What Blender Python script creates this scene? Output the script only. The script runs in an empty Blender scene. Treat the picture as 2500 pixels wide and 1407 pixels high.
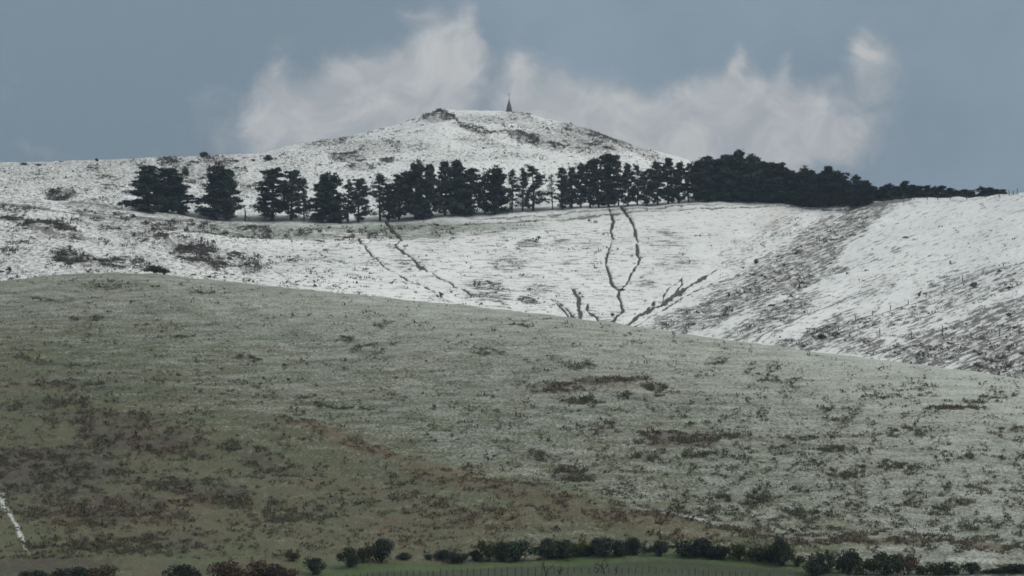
import bpy, math, random
import numpy as np
from mathutils import Vector

# ------------------------------------------------------------------ scene, camera, sky, sun
S = bpy.context.scene
C = S.collection
F = 8450.0                       # focal length in photo pixels (2500 wide)
PITCH = math.atan((1500 - 703.5) / F)
cam_d = bpy.data.cameras.new("camera"); cam = bpy.data.objects.new("camera", cam_d); C.objects.link(cam)
cam_d.sensor_width = 36.0; cam_d.lens = 36.0 * F / 2500.0
cam_d.clip_start = 1.0; cam_d.clip_end = 60000.0
cam.rotation_euler = (math.pi / 2 + PITCH, 0, 0)
S.camera = cam
S.render.resolution_x, S.render.resolution_y = 1024, 576
S.render.engine = 'CYCLES'
S.cycles.max_bounces = 5
S.cycles.transparent_max_bounces = 4
S.cycles.volume_bounces = 0
S.cycles.pixel_filter_type = 'BLACKMAN_HARRIS'; S.cycles.filter_width = 1.75
S.view_settings.view_transform = 'Standard'; S.view_settings.look = 'None'
S.view_settings.gamma = 1.0; S.view_settings.exposure = 0.0
S.view_settings.use_curve_mapping = False

SUN_EL, SUN_ROT = math.radians(42), math.radians(118)
sun_d = bpy.data.lights.new("sun", 'SUN'); sun = bpy.data.objects.new("sun", sun_d); C.objects.link(sun)
sun_d.energy = 1.35; sun_d.angle = math.radians(12); sun_d.color = (1.0, 0.96, 0.90)
sd = Vector((math.sin(SUN_ROT) * math.cos(SUN_EL), math.cos(SUN_ROT) * math.cos(SUN_EL), math.sin(SUN_EL)))
sun.rotation_euler = sd.to_track_quat('Z', 'Y').to_euler()

class NT:
    """small helper for building node graphs"""
    def __init__(s, tree): s.t = tree; s.n = tree.nodes; s.l = tree.links
    def new(s, kind, **kw):
        n = s.n.new(kind)
        for k, v in kw.items(): setattr(n, k, v)
        return n
    def put(s, sock, v):
        if isinstance(v, bpy.types.NodeSocket): s.l.new(v, sock)
        elif v is not None: sock.default_value = v
    def m(s, op, a, b=None, c=None, clamp=False):
        n = s.new('ShaderNodeMath', operation=op, use_clamp=clamp)
        s.put(n.inputs[0], a)
        if b is not None: s.put(n.inputs[1], b)
        if c is not None: s.put(n.inputs[2], c)
        return n.outputs[0]
    def comb(s, x, y, z=0.0):
        n = s.new('ShaderNodeCombineXYZ')
        s.put(n.inputs[0], x); s.put(n.inputs[1], y); s.put(n.inputs[2], z); return n.outputs[0]
    def noise(s, vec, scale, detail=4.0, rough=0.55, dist=0.0, out='Fac'):
        n = s.new('ShaderNodeTexNoise'); s.put(n.inputs['Vector'], vec)
        n.inputs['Scale'].default_value = scale; n.inputs['Detail'].default_value = detail
        n.inputs['Roughness'].default_value = rough; n.inputs['Distortion'].default_value = dist
        return n.outputs[out]
    def ramp(s, v, lo, hi, a=0.0, b=1.0, smooth=True):
        n = s.new('ShaderNodeMapRange'); n.interpolation_type = 'SMOOTHSTEP' if smooth else 'LINEAR'
        s.put(n.inputs[0], v); s.put(n.inputs[1], lo); s.put(n.inputs[2], hi)
        s.put(n.inputs[3], a); s.put(n.inputs[4], b); return n.outputs[0]
    def mix(s, f, a, b):
        n = s.new('ShaderNodeMix', data_type='RGBA'); s.put(n.inputs[0], f)
        s.put(n.inputs[6], a if isinstance(a, bpy.types.NodeSocket) else (*a, 1) if len(a) == 3 else a)
        s.put(n.inputs[7], b if isinstance(b, bpy.types.NodeSocket) else (*b, 1) if len(b) == 3 else b)
        return n.outputs[2]
    def attr(s, name):
        n = s.new('ShaderNodeAttribute', attribute_name=name); return n.outputs['Fac']

world = bpy.data.worlds.new("World"); S.world = world; world.use_nodes = True
w = NT(world.node_tree); w.n.clear()
wo = w.new('ShaderNodeOutputWorld'); bg = w.new('ShaderNodeBackground'); w.l.new(bg.outputs[0], wo.inputs[0])
WS = 0.1
bg.inputs[1].default_value = WS
nish = w.new('ShaderNodeTexSky', sky_type='NISHITA'); nish.sun_disc = False
nish.sun_elevation = SUN_EL; nish.sun_rotation = SUN_ROT; nish.altitude = 300
tc = w.new('ShaderNodeTexCoord'); sep = w.new('ShaderNodeSeparateXYZ'); w.l.new(tc.outputs['Generated'], sep.inputs[0])
dx, dy, dz = sep.outputs
el = w.m('MAXIMUM', dz, 0.0)
hor = w.m('SQRT', w.m('MAXIMUM', w.m('SUBTRACT', 1.0, w.m('MULTIPLY', dz, dz)), 1e-4))
az = w.m('ARCTAN2', dx, dy)                       # azimuth from +Y, radians
ea = w.m('ARCTAN2', dz, hor)                      # elevation, radians
# cloud field: broad soft masses plus eroding detail, in (azimuth, elevation) of the sky
def sky_uv(u, v):                                 # photo pixel -> azimuth / elevation
    y = F * math.cos(PITCH) - (703.5 - v) * math.sin(PITCH); z = F * math.sin(PITCH) + (703.5 - v) * math.cos(PITCH)
    return math.atan2(u - 1250, y), math.atan2(z, math.hypot(y, u - 1250))
pv = w.comb(az, ea)
n1 = w.noise(pv, 22.0, 6.0, 0.6, 0.6, 'Color')
n2 = w.noise(pv, 95.0, 5.0, 0.6, 0.3, 'Color')
def sub(col):
    n = w.new('ShaderNodeVectorMath', operation='SUBTRACT'); w.l.new(col, n.inputs[0]); n.inputs[1].default_value = (.5, .5, .5); return n.outputs[0]
def sc(vec, k):
    n = w.new('ShaderNodeVectorMath', operation='SCALE'); w.l.new(vec, n.inputs[0]); n.inputs['Scale'].default_value = k; return n.outputs[0]
def vadd(a, b):
    n = w.new('ShaderNodeVectorMath', operation='ADD'); w.l.new(a, n.inputs[0]); w.l.new(b, n.inputs[1]); return n.outputs[0]
pw = vadd(vadd(pv, sc(sub(n1), 0.017)), sc(sub(n2), 0.006))
s2 = w.new('ShaderNodeSeparateXYZ'); w.l.new(pw, s2.inputs[0]); px_, py_ = s2.outputs[0], s2.outputs[1]
CLOUDS = [(880,320,200,95,1.0),(970,235,130,80,.95),(1080,150,80,90,.85),(1150,100,26,60,.7),(880,190,90,50,.6),
          (690,200,30,80,.55),(500,290,60,70,.2),(740,320,90,70,.6),(1268,185,26,65,.6),(1325,235,65,50,.7),
          (1400,300,120,55,.7),(1700,340,250,80,1.2),(1800,260,110,65,1.0),(1812,190,14,60,.75),(1920,310,120,60,1.0),
          (2010,355,80,36,.7),(1590,330,120,75,.8),(2105,140,50,75,.58),(2078,85,24,32,.5),(1912,165,14,55,.5),
          (2140,215,35,50,.2),(100,365,60,14,.25),(1030,38,38,14,.28),(1460,125,36,20,.2),(2010,190,22,24,.3),
          (-700,200,400,90,.8),(-1500,300,500,90,.9),(3300,250,450,110,.9),(4300,150,500,120,.8),(2650,-350,500,120,.6),(700,-500,700,160,.7),(-900,-700,700,160,.7)]
acc = None
for (u, v, ru, rv, wt) in CLOUDS:
    a0, e0 = sky_uv(u, v)
    xx = w.m('MULTIPLY', w.m('SUBTRACT', px_, a0), F / ru / 1.25); yy = w.m('MULTIPLY', w.m('SUBTRACT', py_, e0), F / rv / 1.25)
    q = w.m('ADD', w.m('MULTIPLY', xx, xx), w.m('MULTIPLY', yy, yy))
    g = w.m('MULTIPLY', w.m('EXPONENT', w.m('MULTIPLY', q, -1.0)), wt)
    acc = g if acc is None else w.m('ADD', acc, g)
det = w.noise(pv, 60.0, 7.0, 0.62, 0.8)
broad = w.noise(pv, 9.0, 3.0, 0.5)
cl = w.ramp(w.m('ADD', acc, w.m('MULTIPLY', w.m('SUBTRACT', det, 0.5), 0.75)), 0.08, 1.0)
# overcast luminance rises toward the zenith as under any closed sky
grad = w.m('ADD', 0.80, w.m('MULTIPLY', el, 2.1))
base = w.mix(w.ramp(w.m('ADD', w.m('ADD', w.m('MULTIPLY', broad, .75), w.m('MULTIPLY', w.noise(pv, 26.0, 6.0, 0.6), .25)), w.m('MULTIPLY', az, 0.9)), 0.36, 0.66), (0.160, 0.208, 0.254), (0.212, 0.268, 0.326))
base = w.mix(w.ramp(ea, 0.16, 0.9), base, (0.315, 0.315, 0.315))      # the cloud deck overhead is a paler neutral grey
cloudc = w.mix(w.ramp(det, 0.3, 0.75), (0.330, 0.350, 0.372), (0.490, 0.488, 0.480))
col = w.mix(w.m('MULTIPLY', cl, 0.93), base, cloudc)
vm = w.new('ShaderNodeVectorMath', operation='SCALE'); w.l.new(col, vm.inputs[0]); w.l.new(w.m('MULTIPLY', grad, 1 / WS), vm.inputs['Scale'])
nf = w.new('ShaderNodeVectorMath', operation='SCALE'); w.l.new(nish.outputs[0], nf.inputs[0]); nf.inputs['Scale'].default_value = 0.04
w.l.new(vadd(vm.outputs[0], nf.outputs[0]), bg.inputs[0])

# ------------------------------------------------------------------ small numeric tools
rng = np.random.default_rng(7); random.seed(7)
def ray(u, v, R):
    """photo pixel and range (y distance) -> world point"""
    x = u - 1250.0; b = 703.5 - v
    y = F * math.cos(PITCH) - b * math.sin(PITCH); z = F * math.sin(PITCH) + b * math.cos(PITCH)
    k = R / y
    return x * k, R + 0 * k, z * k
def row_of(z, R):
    """row at which height z at range R appears"""
    t = z / R; cp, sp = math.cos(PITCH), math.sin(PITCH)      # z/y=(F sp+b cp)/(F cp-b sp)
    b = F * (t * cp - sp) / (cp + t * sp)
    return 703.5 - b
def curve(pts, sig=25):
    pts = sorted(pts); xs = np.arange(-1000, 3501, 5.0)
    ys = np.interp(xs, [p[0] for p in pts], [p[1] for p in pts])
    k = np.exp(-0.5 * (np.arange(-20, 21) * 5.0 / sig) ** 2); k /= k.sum()
    ys = np.convolve(np.pad(ys, 20, 'edge'), k, 'valid')
    return lambda u: np.interp(u, xs, ys)
def _h(i, j, s):
    n = (i.astype(np.int64) * 374761393 + j.astype(np.int64) * 668265263 + s * 982451653) & 0xffffffff
    n = ((n ^ (n >> 13)) * 1274126177) & 0xffffffff
    return ((n ^ (n >> 16)) & 0xffff) / 65535.0
def vnoise(x, y, s=0):
    i = np.floor(x); j = np.floor(y); fx = x - i; fy = y - j
    fx = fx * fx * (3 - 2 * fx); fy = fy * fy * (3 - 2 * fy)
    i = i.astype(np.int64); j = j.astype(np.int64)
    return (_h(i, j, s) * (1 - fx) + _h(i + 1, j, s) * fx) * (1 - fy) + (_h(i, j + 1, s) * (1 - fx) + _h(i + 1, j + 1, s) * fx) * fy
def fbm(x, y, s=0, o=4):
    r = 0; a = 0.5; t = 0
    for k in range(o):
        r = r + a * vnoise(x * 2 ** k, y * 2 ** k, s + k * 17); t += a; a *= 0.55
    return r / t
def sstep(x, a, b):
    t = np.clip((x - a) / (b - a), 0, 1); return t * t * (3 - 2 * t)
def patch(u, v, lst):
    """soft elliptical patches: (u, v, ru, rv, angle deg rising right, weight)"""
    r = np.zeros(np.broadcast(u, v).shape)
    for (cu, cv, ru, rv, an, wt) in lst:
        a = math.radians(an); du = u - cu; dv = v - cv
        p = (du * math.cos(a) - dv * math.sin(a)) / ru; q = (du * math.sin(a) + dv * math.cos(a)) / rv
        d = np.sqrt(p * p + q * q)
        r = np.maximum(r, wt * (1 - sstep(d, 0.45, 1.35)))
    return r
def lines(u, v, lst, wob=3.0):
    """polylines with widths: ([(u,v,width)...], weight)"""
    uu = u + (fbm(u / 17, v / 17, 5, 3) - .5) * 2 * wob; vv = v + (fbm(u / 17 + 50, v / 17, 6, 3) - .5) * 2 * wob
    uu = uu + (fbm(u / 6, v / 6, 15, 2) - .5) * 1.1 * wob; vv = vv + (fbm(u / 6 + 9, v / 6, 16, 2) - .5) * 1.1 * wob
    wid = 0.22 + 1.15 * fbm(u / 11, v / 11, 9, 2)
    r = np.zeros(np.broadcast(u, v).shape)
    for pts, wt in lst:
        us = [p[0] for p in pts]; vs = [p[1] for p in pts]
        msk = (u > min(us) - 30) & (u < max(us) + 30) & (v > min(vs) - 30) & (v < max(vs) + 30)
        if not msk.any(): continue
        a = uu[msk]; b = vv[msk]; best = np.zeros(a.shape); wd = wid[msk]
        for (x0, y0, w0), (x1, y1, w1) in zip(pts[:-1], pts[1:]):
            L = (x1 - x0) ** 2 + (y1 - y0) ** 2 + 1e-6
            t = np.clip(((a - x0) * (x1 - x0) + (b - y0) * (y1 - y0)) / L, 0, 1)
            d = np.hypot(a - x0 - t * (x1 - x0), b - y0 - t * (y1 - y0)); ww = (w0 + (w1 - w0) * t) * wd
            best = np.maximum(best, 1 - sstep(d / ww, 0.55, 1.35))
        r[msk] = np.maximum(r[msk], best * wt)
    return r

# ------------------------------------------------------------------ shape of the land
crest = curve([(-1000,860),(-600,790),(-300,735),(0,689),(60,680),(100,674),(200,667),(300,666),(400,671),(500,682),(700,702),(900,722),(1100,743),(1300,765),(1500,789),(1700,820),(1900,847),(2000,861),(2200,885),(2350,904),(2500,926),(2700,960),(3100,1040),(3500,1100)], 22)
crestR = curve([(-1000,900),(0,985),(250,1000),(700,960),(1500,870),(2000,840),(2500,800),(3500,740)], 120)
tline = curve([(-1000,455),(0,487),(200,500),(300,507),(420,522),(560,536),(700,537),(800,540),(950,536),(1100,530),(1300,517),(1500,510),(1600,503),(1750,498),(1900,502),(2010,506),(2060,502),(2120,494),(2200,487),(2300,484),(2400,480),(2500,468),(2700,445),(3100,420),(3500,420)], 14)
skyl = curve([(-1000,430),(-300,412),(0,398),(250,391),(400,384),(500,380),(640,374),(700,358),(760,347),(860,332),(960,308),(1030,280),(1062,268),(1085,266),(1105,270),(1150,270),(1240,272),(1300,281),(1350,293),(1400,308),(1450,321),(1500,341),(1560,359),(1640,378),(1700,398),(1800,430),(1900,462),(2000,495),(2100,520),(2300,530),(2500,520),(3500,500)], 9)
valR = curve([(-1000,1200),(0,1180),(600,1200),(1400,1230),(1700,1180),(2000,1100),(2500,980),(3500,900)], 110)
tlR = curve([(-1000,1440),(0,1470),(600,1480),(1500,1510),(1900,1510),(2200,1440),(2500,1360),(3500,1260)], 120)
skR = curve([(-1000,1800),(0,1850),(600,1950),(1080,2080),(1300,2080),(1700,1900),(2000,1720),(2200,1620),(2500,1540),(3500,1440)], 120)
P2 = 1.75
def far_v(u, R):                      # row of the far hillside before relief
    c, t, s = crest(u), tline(u), skyl(u); Rc, Rt, Rs = valR(u), tlR(u), skR(u)
    x1 = (R - Rc) / (Rt - Rc); x2 = np.clip((R - Rt) / (Rs - Rt), 0, 1)
    return np.where(R <= Rt, c + (t - c) * x1, t + (s - t) * (1 - (1 - x2) ** P2))
def far_R(u, v):                      # inverse, for the slope below and above the treeline
    c, t, s = crest(u), tline(u), skyl(u); Rc, Rt, Rs = valR(u), tlR(u), skR(u)
    a = Rc + (Rt - Rc) * (c - v) / (c - t)
    g = np.clip((v - t) / np.where(np.abs(s - t) < 1, 1, s - t), 0, 0.999)
    return np.where(v >= t, a, Rt + (Rs - Rt) * (1 - (1 - g) ** (1 / P2)))

CH = [  # eroded gullies on the valley face
 ([(1488,518,3),(1498,540,4),(1490,557,4),(1497,575,4)],1), ([(1493,580,2),(1491,596,2),(1484,606,3)],.8),
 ([(1486,612,4),(1481,630,4.5),(1478,649,4),(1486,664,5),(1493,685,5),(1503,698,5),(1512,706,5),(1509,720,5),(1516,736,5.5),(1520,750,7),(1517,758,5),(1505,767,7),(1496,778,6)],1),
 ([(1518,512,4),(1526,524,4),(1544,545,4),(1550,565,4),(1558,584,4)],1), ([(1554,590,3),(1556,606,4.5),(1557,619,4.5),(1562,629,4),(1557,643,4),(1548,656,4.5),(1540,669,4.5),(1530,684,4),(1516,704,4)],1),
 ([(1393,702,1.5),(1403,710,4),(1414,722,6),(1411,738,6),(1411,752,6),(1417,764,6),(1410,776,6)],1),
 ([(1345,727,3),(1362,742,4),(1376,756,4.5),(1390,771,4)],.95), ([(1356,727,2),(1373,745,4),(1393,759,5),(1401,774,7)],.95),
 ([(1434,740,5),(1432,752,5),(1443,765,4),(1463,776,3),(1485,784,3)],1), ([(1503,697,2),(1490,690,2),(1482,700,2)],.5),
 ([(1490,790,3),(1536,783,4),(1560,765,5),(1586,751,5),(1620,734,6),(1642,717,7),(1670,703,5),(1698,684,5),(1726,671,3),(1751,656,3),(1774,644,2)],1),
 ([(1575,754,3),(1586,741,3),(1597,731,3)],.9), ([(1617,730,2.5),(1620,712,2.5),(1631,700,3),(1648,689,2.5),(1664,678,2.5)],.9),
 ([(1642,714,3),(1656,703,3.5),(1666,689,3.5),(1664,677,2)],.9), ([(1550,790,3),(1600,760,3),(1680,712,3),(1760,680,2.5),(1820,655,2)],.7),
 ([(942,538,3),(952,550,5),(957,564,6),(976,578,4),(981,586,4),(966,599,4),(970,609,3.5),(990,619,3.5),(1012,640,3),(1045,661,3),(1080,677,3),(1110,697,3),(1140,712,3),(1170,728,2.5)],.95),
 ([(850,560,2),(872,582,2.5),(892,612,3),(925,638,3),(958,664,3),(1000,683,2.5),(1045,702,2.5),(1095,725,2)],.85),
 ([(590,610,1.5),(640,640,2),(690,675,2.5),(725,703,2)],.6), ([(470,570,1.5),(530,605,2),(600,650,2)],.5), ([(30,640,1.5),(70,672,2)],.6)]
TR = [  # tracks, stock paths and field edges
 ([(0,497,2.5),(100,508,3.0),(200,521,3.0),(340,535,3.0),(450,541,2.5)],.9), ([(0,512,2.0),(160,528,2.0),(300,540,2.0)],.5),
 ([(1110,549,2.0),(1230,543,3.0),(1350,537,3.0),(1500,527,3.0),(1600,522,2.5),(1760,516,2.0),(2000,511,2.0)],.85),
 ([(1140,536,2.0),(1250,532,3.0),(1400,524,2.5),(1560,515,3.0),(1700,510,2.0),(1850,508,1.5)],.75),
 ([(1930,510,2.0),(2010,515,3.0),(2070,512,4.0),(2130,502,6.0),(2200,490,5.0),(2225,488,3.0)],1), ([(2040,507,2.0),(2100,502,4.0),(2160,492,5.0),(2210,488,3.0)],.95),
 ([(2220,497,1.5),(2340,490,1.8),(2420,481,1.8),(2500,471,1.5)],.7), ([(2225,512,1.2),(2300,500,1.5)],.4),
 ([(1834,828,3.0),(1885,803,3.0),(1970,767,3.0),(2039,741,2.5),(2107,716,2.0)],.85), ([(1860,832,3.0),(1895,808,4.0),(1960,785,2.0)],.7), ([(1870,838,3.0),(1940,806,2.0),(2050,760,2.0),(2080,740,1.5)],.5),
 ([(2005,828,3.0),(2039,811,3.0),(2141,767,1.6),(2220,741,1.9),(2295,719,1.9),(2414,676,3.0),(2500,648,2.5),(2700,585,2.0)],.9),
 ([(1990,826,3.0),(2100,820,2.5),(2300,817,1.6),(2500,815,1.6)],.8),
 ([(2124,867,2.2),(2200,835,2.5),(2278,809,2.5),(2380,777,2.8),(2500,733,3.1)],.95), ([(2158,868,2.2),(2244,833,2.8),(2312,812,2.5),(2400,780,2.5),(2500,746,3.1)],.95),
 ([(2190,872,1.9),(2270,842,2.5),(2350,815,1.9),(2500,768,1.9)],.8), ([(2230,880,1.9),(2312,845,1.9),(2380,822,1.6)],.8), ([(2290,888,1.9),(2380,850,1.9),(2448,836,1.6),(2500,812,1.9)],.8),
 ([(2370,907,2.5),(2430,872,2.5),(2500,842,3.1)],.9), ([(2410,912,2.5),(2455,885,2.5),(2500,860,3.1)],.9), ([(2450,918,2.5),(2500,892,3.1)],.9), ([(2330,898,1.9),(2400,862,1.9),(2500,828,2.5)],.85),
 ([(2290,770,1.2),(2400,735,1.6),(2500,697,1.6)],.6), ([(2380,660,1.5),(2450,640,1.5),(2500,622,1.5)],.4), ([(1740,795,2.0),(1850,745,2.0),(1960,695,2.0),(2080,655,1.5)],.5),
 ([(2050,600,2.0),(2100,560,3.0),(2150,530,3.0),(2185,515,2.0)],.7), ([(2100,660,2.0),(2170,640,1.5),(2240,612,1.5)],.2)]
RK = [  # rocky crests of the summit hill
 ([(1020,300,3.1),(1045,283,5.0),(1075,273,5.6),(1100,282,5.0),(1125,300,3.1),(1160,313,2.5),(1190,322,3.1),(1218,330,1.9)],.95),
 ([(1220,322,3.1),(1250,328,5.0),(1290,336,5.6),(1330,346,5.0),(1360,352,3.7),(1384,358,1.9)],.95),
 ([(1255,275,2.5),(1290,283,3.1)],.8), ([(1325,290,3.7),(1345,296,2.5)],.8), ([(1380,302,2.5),(1420,314,3.7),(1460,328,5.6),(1500,342,5.0),(1540,356,3.1)],.85), ([(1410,322,5.0),(1450,336,5.6)],.7),
 ([(690,357,1.2),(760,348,2.2),(830,338,1.9),(875,333,2.5),(940,314,1.2)],.7), ([(960,308,1.2),(1020,292,2.5)],.6), ([(0,532,5.6),(50,552,6.4),(85,560,4.8),(110,568,5.6),(145,574,5.6),(180,580,3.2)],1),
 ([(185,583,2.4),(230,592,4.0),(260,598,3.2)],.6), ([(390,577,4.0),(410,586,4.8),(440,602,5.6),(470,614,7.2),(500,625,4.8),(520,640,4.0)],.85), ([(170,492,4.8),(205,496,6.4),(250,502,4.8),(290,510,4.0)],.95),
 ([(122,468,2.4),(150,470,7.2),(175,474,7.2),(190,478,4.0)],.95), ([(115,625,3.2),(160,634,4.8),(175,645,4.8)],.95), ([(180,625,4.0),(210,628,6.4),(235,638,4.8)],.95), ([(240,645,4.0),(300,655,4.0)],.7),
 ([(395,388,3.1),(420,395,5.0),(440,410,5.6),(455,420,3.2)],.95), ([(455,398,2.5),(490,402,4.8),(520,415,4.8)],.85), ([(320,532,3.2),(360,538,2.4)],.95)]
BARE = [(2640,800,160,60,20,.55),(2640,900,120,60,20,.7),(-150,560,160,50,0,.5),(-120,450,140,40,0,.42),(1720,765,170,36,26,.50),(1900,765,130,34,24,.52),(2080,800,160,26,12,.45),(2330,845,190,46,20,.60),(2300,745,220,44,20,.40),(2470,880,70,56,20,.78),(1780,690,120,30,33,.40),(1100,385,120,30,0,.30),(1400,345,130,30,-20,.42),(520,440,160,34,-10,.45),(900,360,140,26,5,.42),(130,430,130,24,0,.38),(450,555,420,26,-3,.45),(1650,770,90,26,22,.50),(1760,745,130,45,28,.56),(1880,680,120,62,38,.58),(1990,610,110,62,42,.60),(2080,550,80,42,38,.62),(2140,515,60,22,25,.62),(1960,680,90,30,30,.66),(2040,655,40,12,5,.85),
 (1830,800,90,30,18,.42),(2010,815,60,26,15,.75),(1960,840,80,18,0,.6),(2100,840,90,26,0,.5),(2250,835,120,36,12,.5),(2440,850,130,62,20,.68),(2400,790,150,36,20,.55),(2240,760,140,24,22,.42),(2440,700,100,30,20,.42),(2330,690,120,30,18,.36),(2150,700,90,26,20,.30),(1960,735,60,22,25,.5),(2050,775,60,20,20,.42),
 (1900,560,90,35,25,.35),(1800,620,80,40,20,.30),(2190,610,25,10,0,.4),
 (1070,287,46,14,0,.62),(1150,318,60,8,-18,.5),(1300,340,90,12,-14,.62),(1500,345,80,12,-20,.55),(1180,292,90,16,-5,.40),(1290,300,90,22,-20,.38),(1330,345,70,18,-15,.5),(1440,340,110,28,-22,.52),(1560,370,90,16,-18,.42),(1250,380,90,14,0,.3),(1180,345,90,16,-10,.34),(1030,355,60,14,0,.36),(945,388,20,10,0,.8),
 (850,382,60,16,0,.55),(880,405,50,14,0,.5),(800,350,90,14,10,.45),(700,400,80,22,0,.36),(600,395,80,18,0,.36),(540,400,90,28,-20,.5),(430,405,70,26,-20,.62),(610,450,60,20,0,.4),(330,400,60,14,0,.42),(240,420,80,24,-20,.45),(270,450,60,24,0,.4),
 (60,450,80,20,0,.32),(150,472,50,16,0,.6),(60,395,16,5,0,.7),(93,402,13,4,0,.7),(40,500,120,26,0,.46),(230,505,110,24,-8,.6),(330,560,170,34,-5,.46),(120,560,140,24,-15,.6),(60,610,120,26,0,.38),(200,630,110,22,-10,.55),(320,640,120,22,-10,.42),(480,620,110,40,-20,.55),(590,640,90,34,-20,.44),(700,640,90,30,0,.36),(520,560,160,20,0,.4),
 (660,575,160,20,0,.45),(800,575,180,28,0,.44),(1000,565,220,28,2,.46),(1200,560,160,18,3,.38),(900,640,80,18,0,.25),(1000,640,70,20,0,.34),(1290,592,36,14,0,.5),(1240,645,60,22,0,.42),(1190,700,70,26,-10,.44),(1200,728,70,14,-8,.46),(1285,738,30,9,-5,.7),(1320,705,60,25,0,.35),(1580,690,40,14,0,.45),(1650,640,80,25,0,.36),(1400,590,90,22,0,.33),(1620,580,90,30,0,.3)]
GREEN = [(880,553,480,15,0,.85),(600,568,150,11,0,1),(590,566,120,9,0,.8),(740,578,90,8,0,.7),(900,552,330,13,0,.5),(1000,565,130,22,0,.5),(1200,553,200,10,3,.45),(430,540,120,8,-3,.35),(1400,530,240,8,4,.35)]
def far_bare(u, v):
    r = patch(u, v, BARE)
    gen = 0.13 + 0.15 * sstep(v, 560, 380) * sstep(u, 1500, 300) + 0.13 * sstep(u, 1000, 300) + 0.07 * (1 - sstep(u, 1400, 1900)) * sstep(v, 540, 560) - .05 * sstep(u, 2100, 2250) * sstep(v, 640, 560)
    return np.maximum(r, gen)
def far_line(u, v): return np.maximum(lines(u, v, TR, 2.0), lines(u, v, RK, 5.0))
def far_disp(u, v, R, ch, rk):
    x = (u - 1250) * R / F
    d = (fbm(x / 60, R / 60, 3, 4) - .5) * 5.0 * sstep(v - skyl(u), 0, 60) + (fbm(x / 9, R / 9, 8, 3) - .5) * 1.5
    return d - .8 * ch + rk * .6 * (0.3 + fbm(x / 3.0, R / 3.0, 31, 2))

# near hill
NV0, NR0 = 1425.0, 560.0
def near_v(u, R):
    x = np.clip((R - NR0) / (crestR(u) - NR0), 0, 1)
    return NV0 + (crest(u) - NV0) * (1 - (1 - x) ** 1.45)
def near_R(u, v):
    g = np.clip((v - NV0) / (crest(u) - NV0), 0, .9999)
    return NR0 + (crestR(u) - NR0) * (1 - (1 - g) ** (1 / 1.45))
def near_disp(u, v, R):
    x = (u - 1250) * R / F; k = sstep(v - crest(u), 0, 50)
    fv = np.interp(u, [300, 700, 1100, 1500, 1900], [960, 1060, 1165, 1262, 1330]); fold = np.exp(-((v - fv) / 32.0) ** 2) * sstep(u, 300, 700) * (1 - sstep(u, 1700, 1950))
    return (fbm(x / 45, R / 45, 21, 3) - .5) * 4.5 * k + (fbm(x / 6, R / 6, 28, 3) - .5) * .7 + 1.2 * fold * k
def surf_near(u, v):
    u = np.atleast_1d(np.asarray(u, float)); v = np.atleast_1d(np.asarray(v, float)); R = near_R(u, v)
    x, y, z = ray(u, v, R); return np.stack([x, y, z + near_disp(u, v, R)], 1)
def surf_far(u, v):
    u = np.atleast_1d(np.asarray(u, float)); v = np.atleast_1d(np.asarray(v, float)); R = far_R(u, v)
    x, y, z = ray(u, v, R); ch = lines(u, v, CH, 3); rk = lines(u, v, RK, 5)
    return np.stack([x, y, z + far_disp(u, v, R, ch, rk)], 1)

def grid_mesh(name, X, Y, Z, attrs, mat):
    nr, nc = X.shape
    me = bpy.data.meshes.new(name); n = nr * nc
    me.vertices.add(n); me.vertices.foreach_set('co', np.stack([X, Y, Z], -1).astype(np.float32).ravel())
    i = np.arange(n).reshape(nr, nc); q = np.stack([i[:-1, :-1], i[:-1, 1:], i[1:, 1:], i[1:, :-1]], -1).reshape(-1, 4)
    me.loops.add(q.size); me.loops.foreach_set('vertex_index', q.astype(np.int32).ravel())
    me.polygons.add(len(q)); me.polygons.foreach_set('loop_start', np.arange(0, q.size, 4, dtype=np.int32))
    me.polygons.foreach_set('use_smooth', np.ones(len(q), bool))
    me.update()
    for k, a in attrs.items():
        at = me.attributes.new(k, 'FLOAT', 'POINT'); at.data.foreach_set('value', np.ascontiguousarray(a, dtype=np.float32).ravel())
    me.materials.append(mat)
    o = bpy.data.objects.new(name, me); C.objects.link(o); return o

# ------------------------------------------------------------------ materials
def mat_new(name, rough=0.9, spec=0.2):
    m = bpy.data.materials.new(name); m.use_nodes = True; t = NT(m.node_tree)
    b = t.n['Principled BSDF']; b.inputs['Roughness'].default_value = rough; b.inputs['Specular IOR Level'].default_value = spec
    return m, t, b
def bump(t, b, h, dist, st=1.0):
    n = t.new('ShaderNodeBump'); n.inputs['Strength'].default_value = st; n.inputs['Distance'].default_value = dist
    t.put(n.inputs['Height'], h); t.l.new(n.outputs[0], b.inputs['Normal'])

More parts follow.
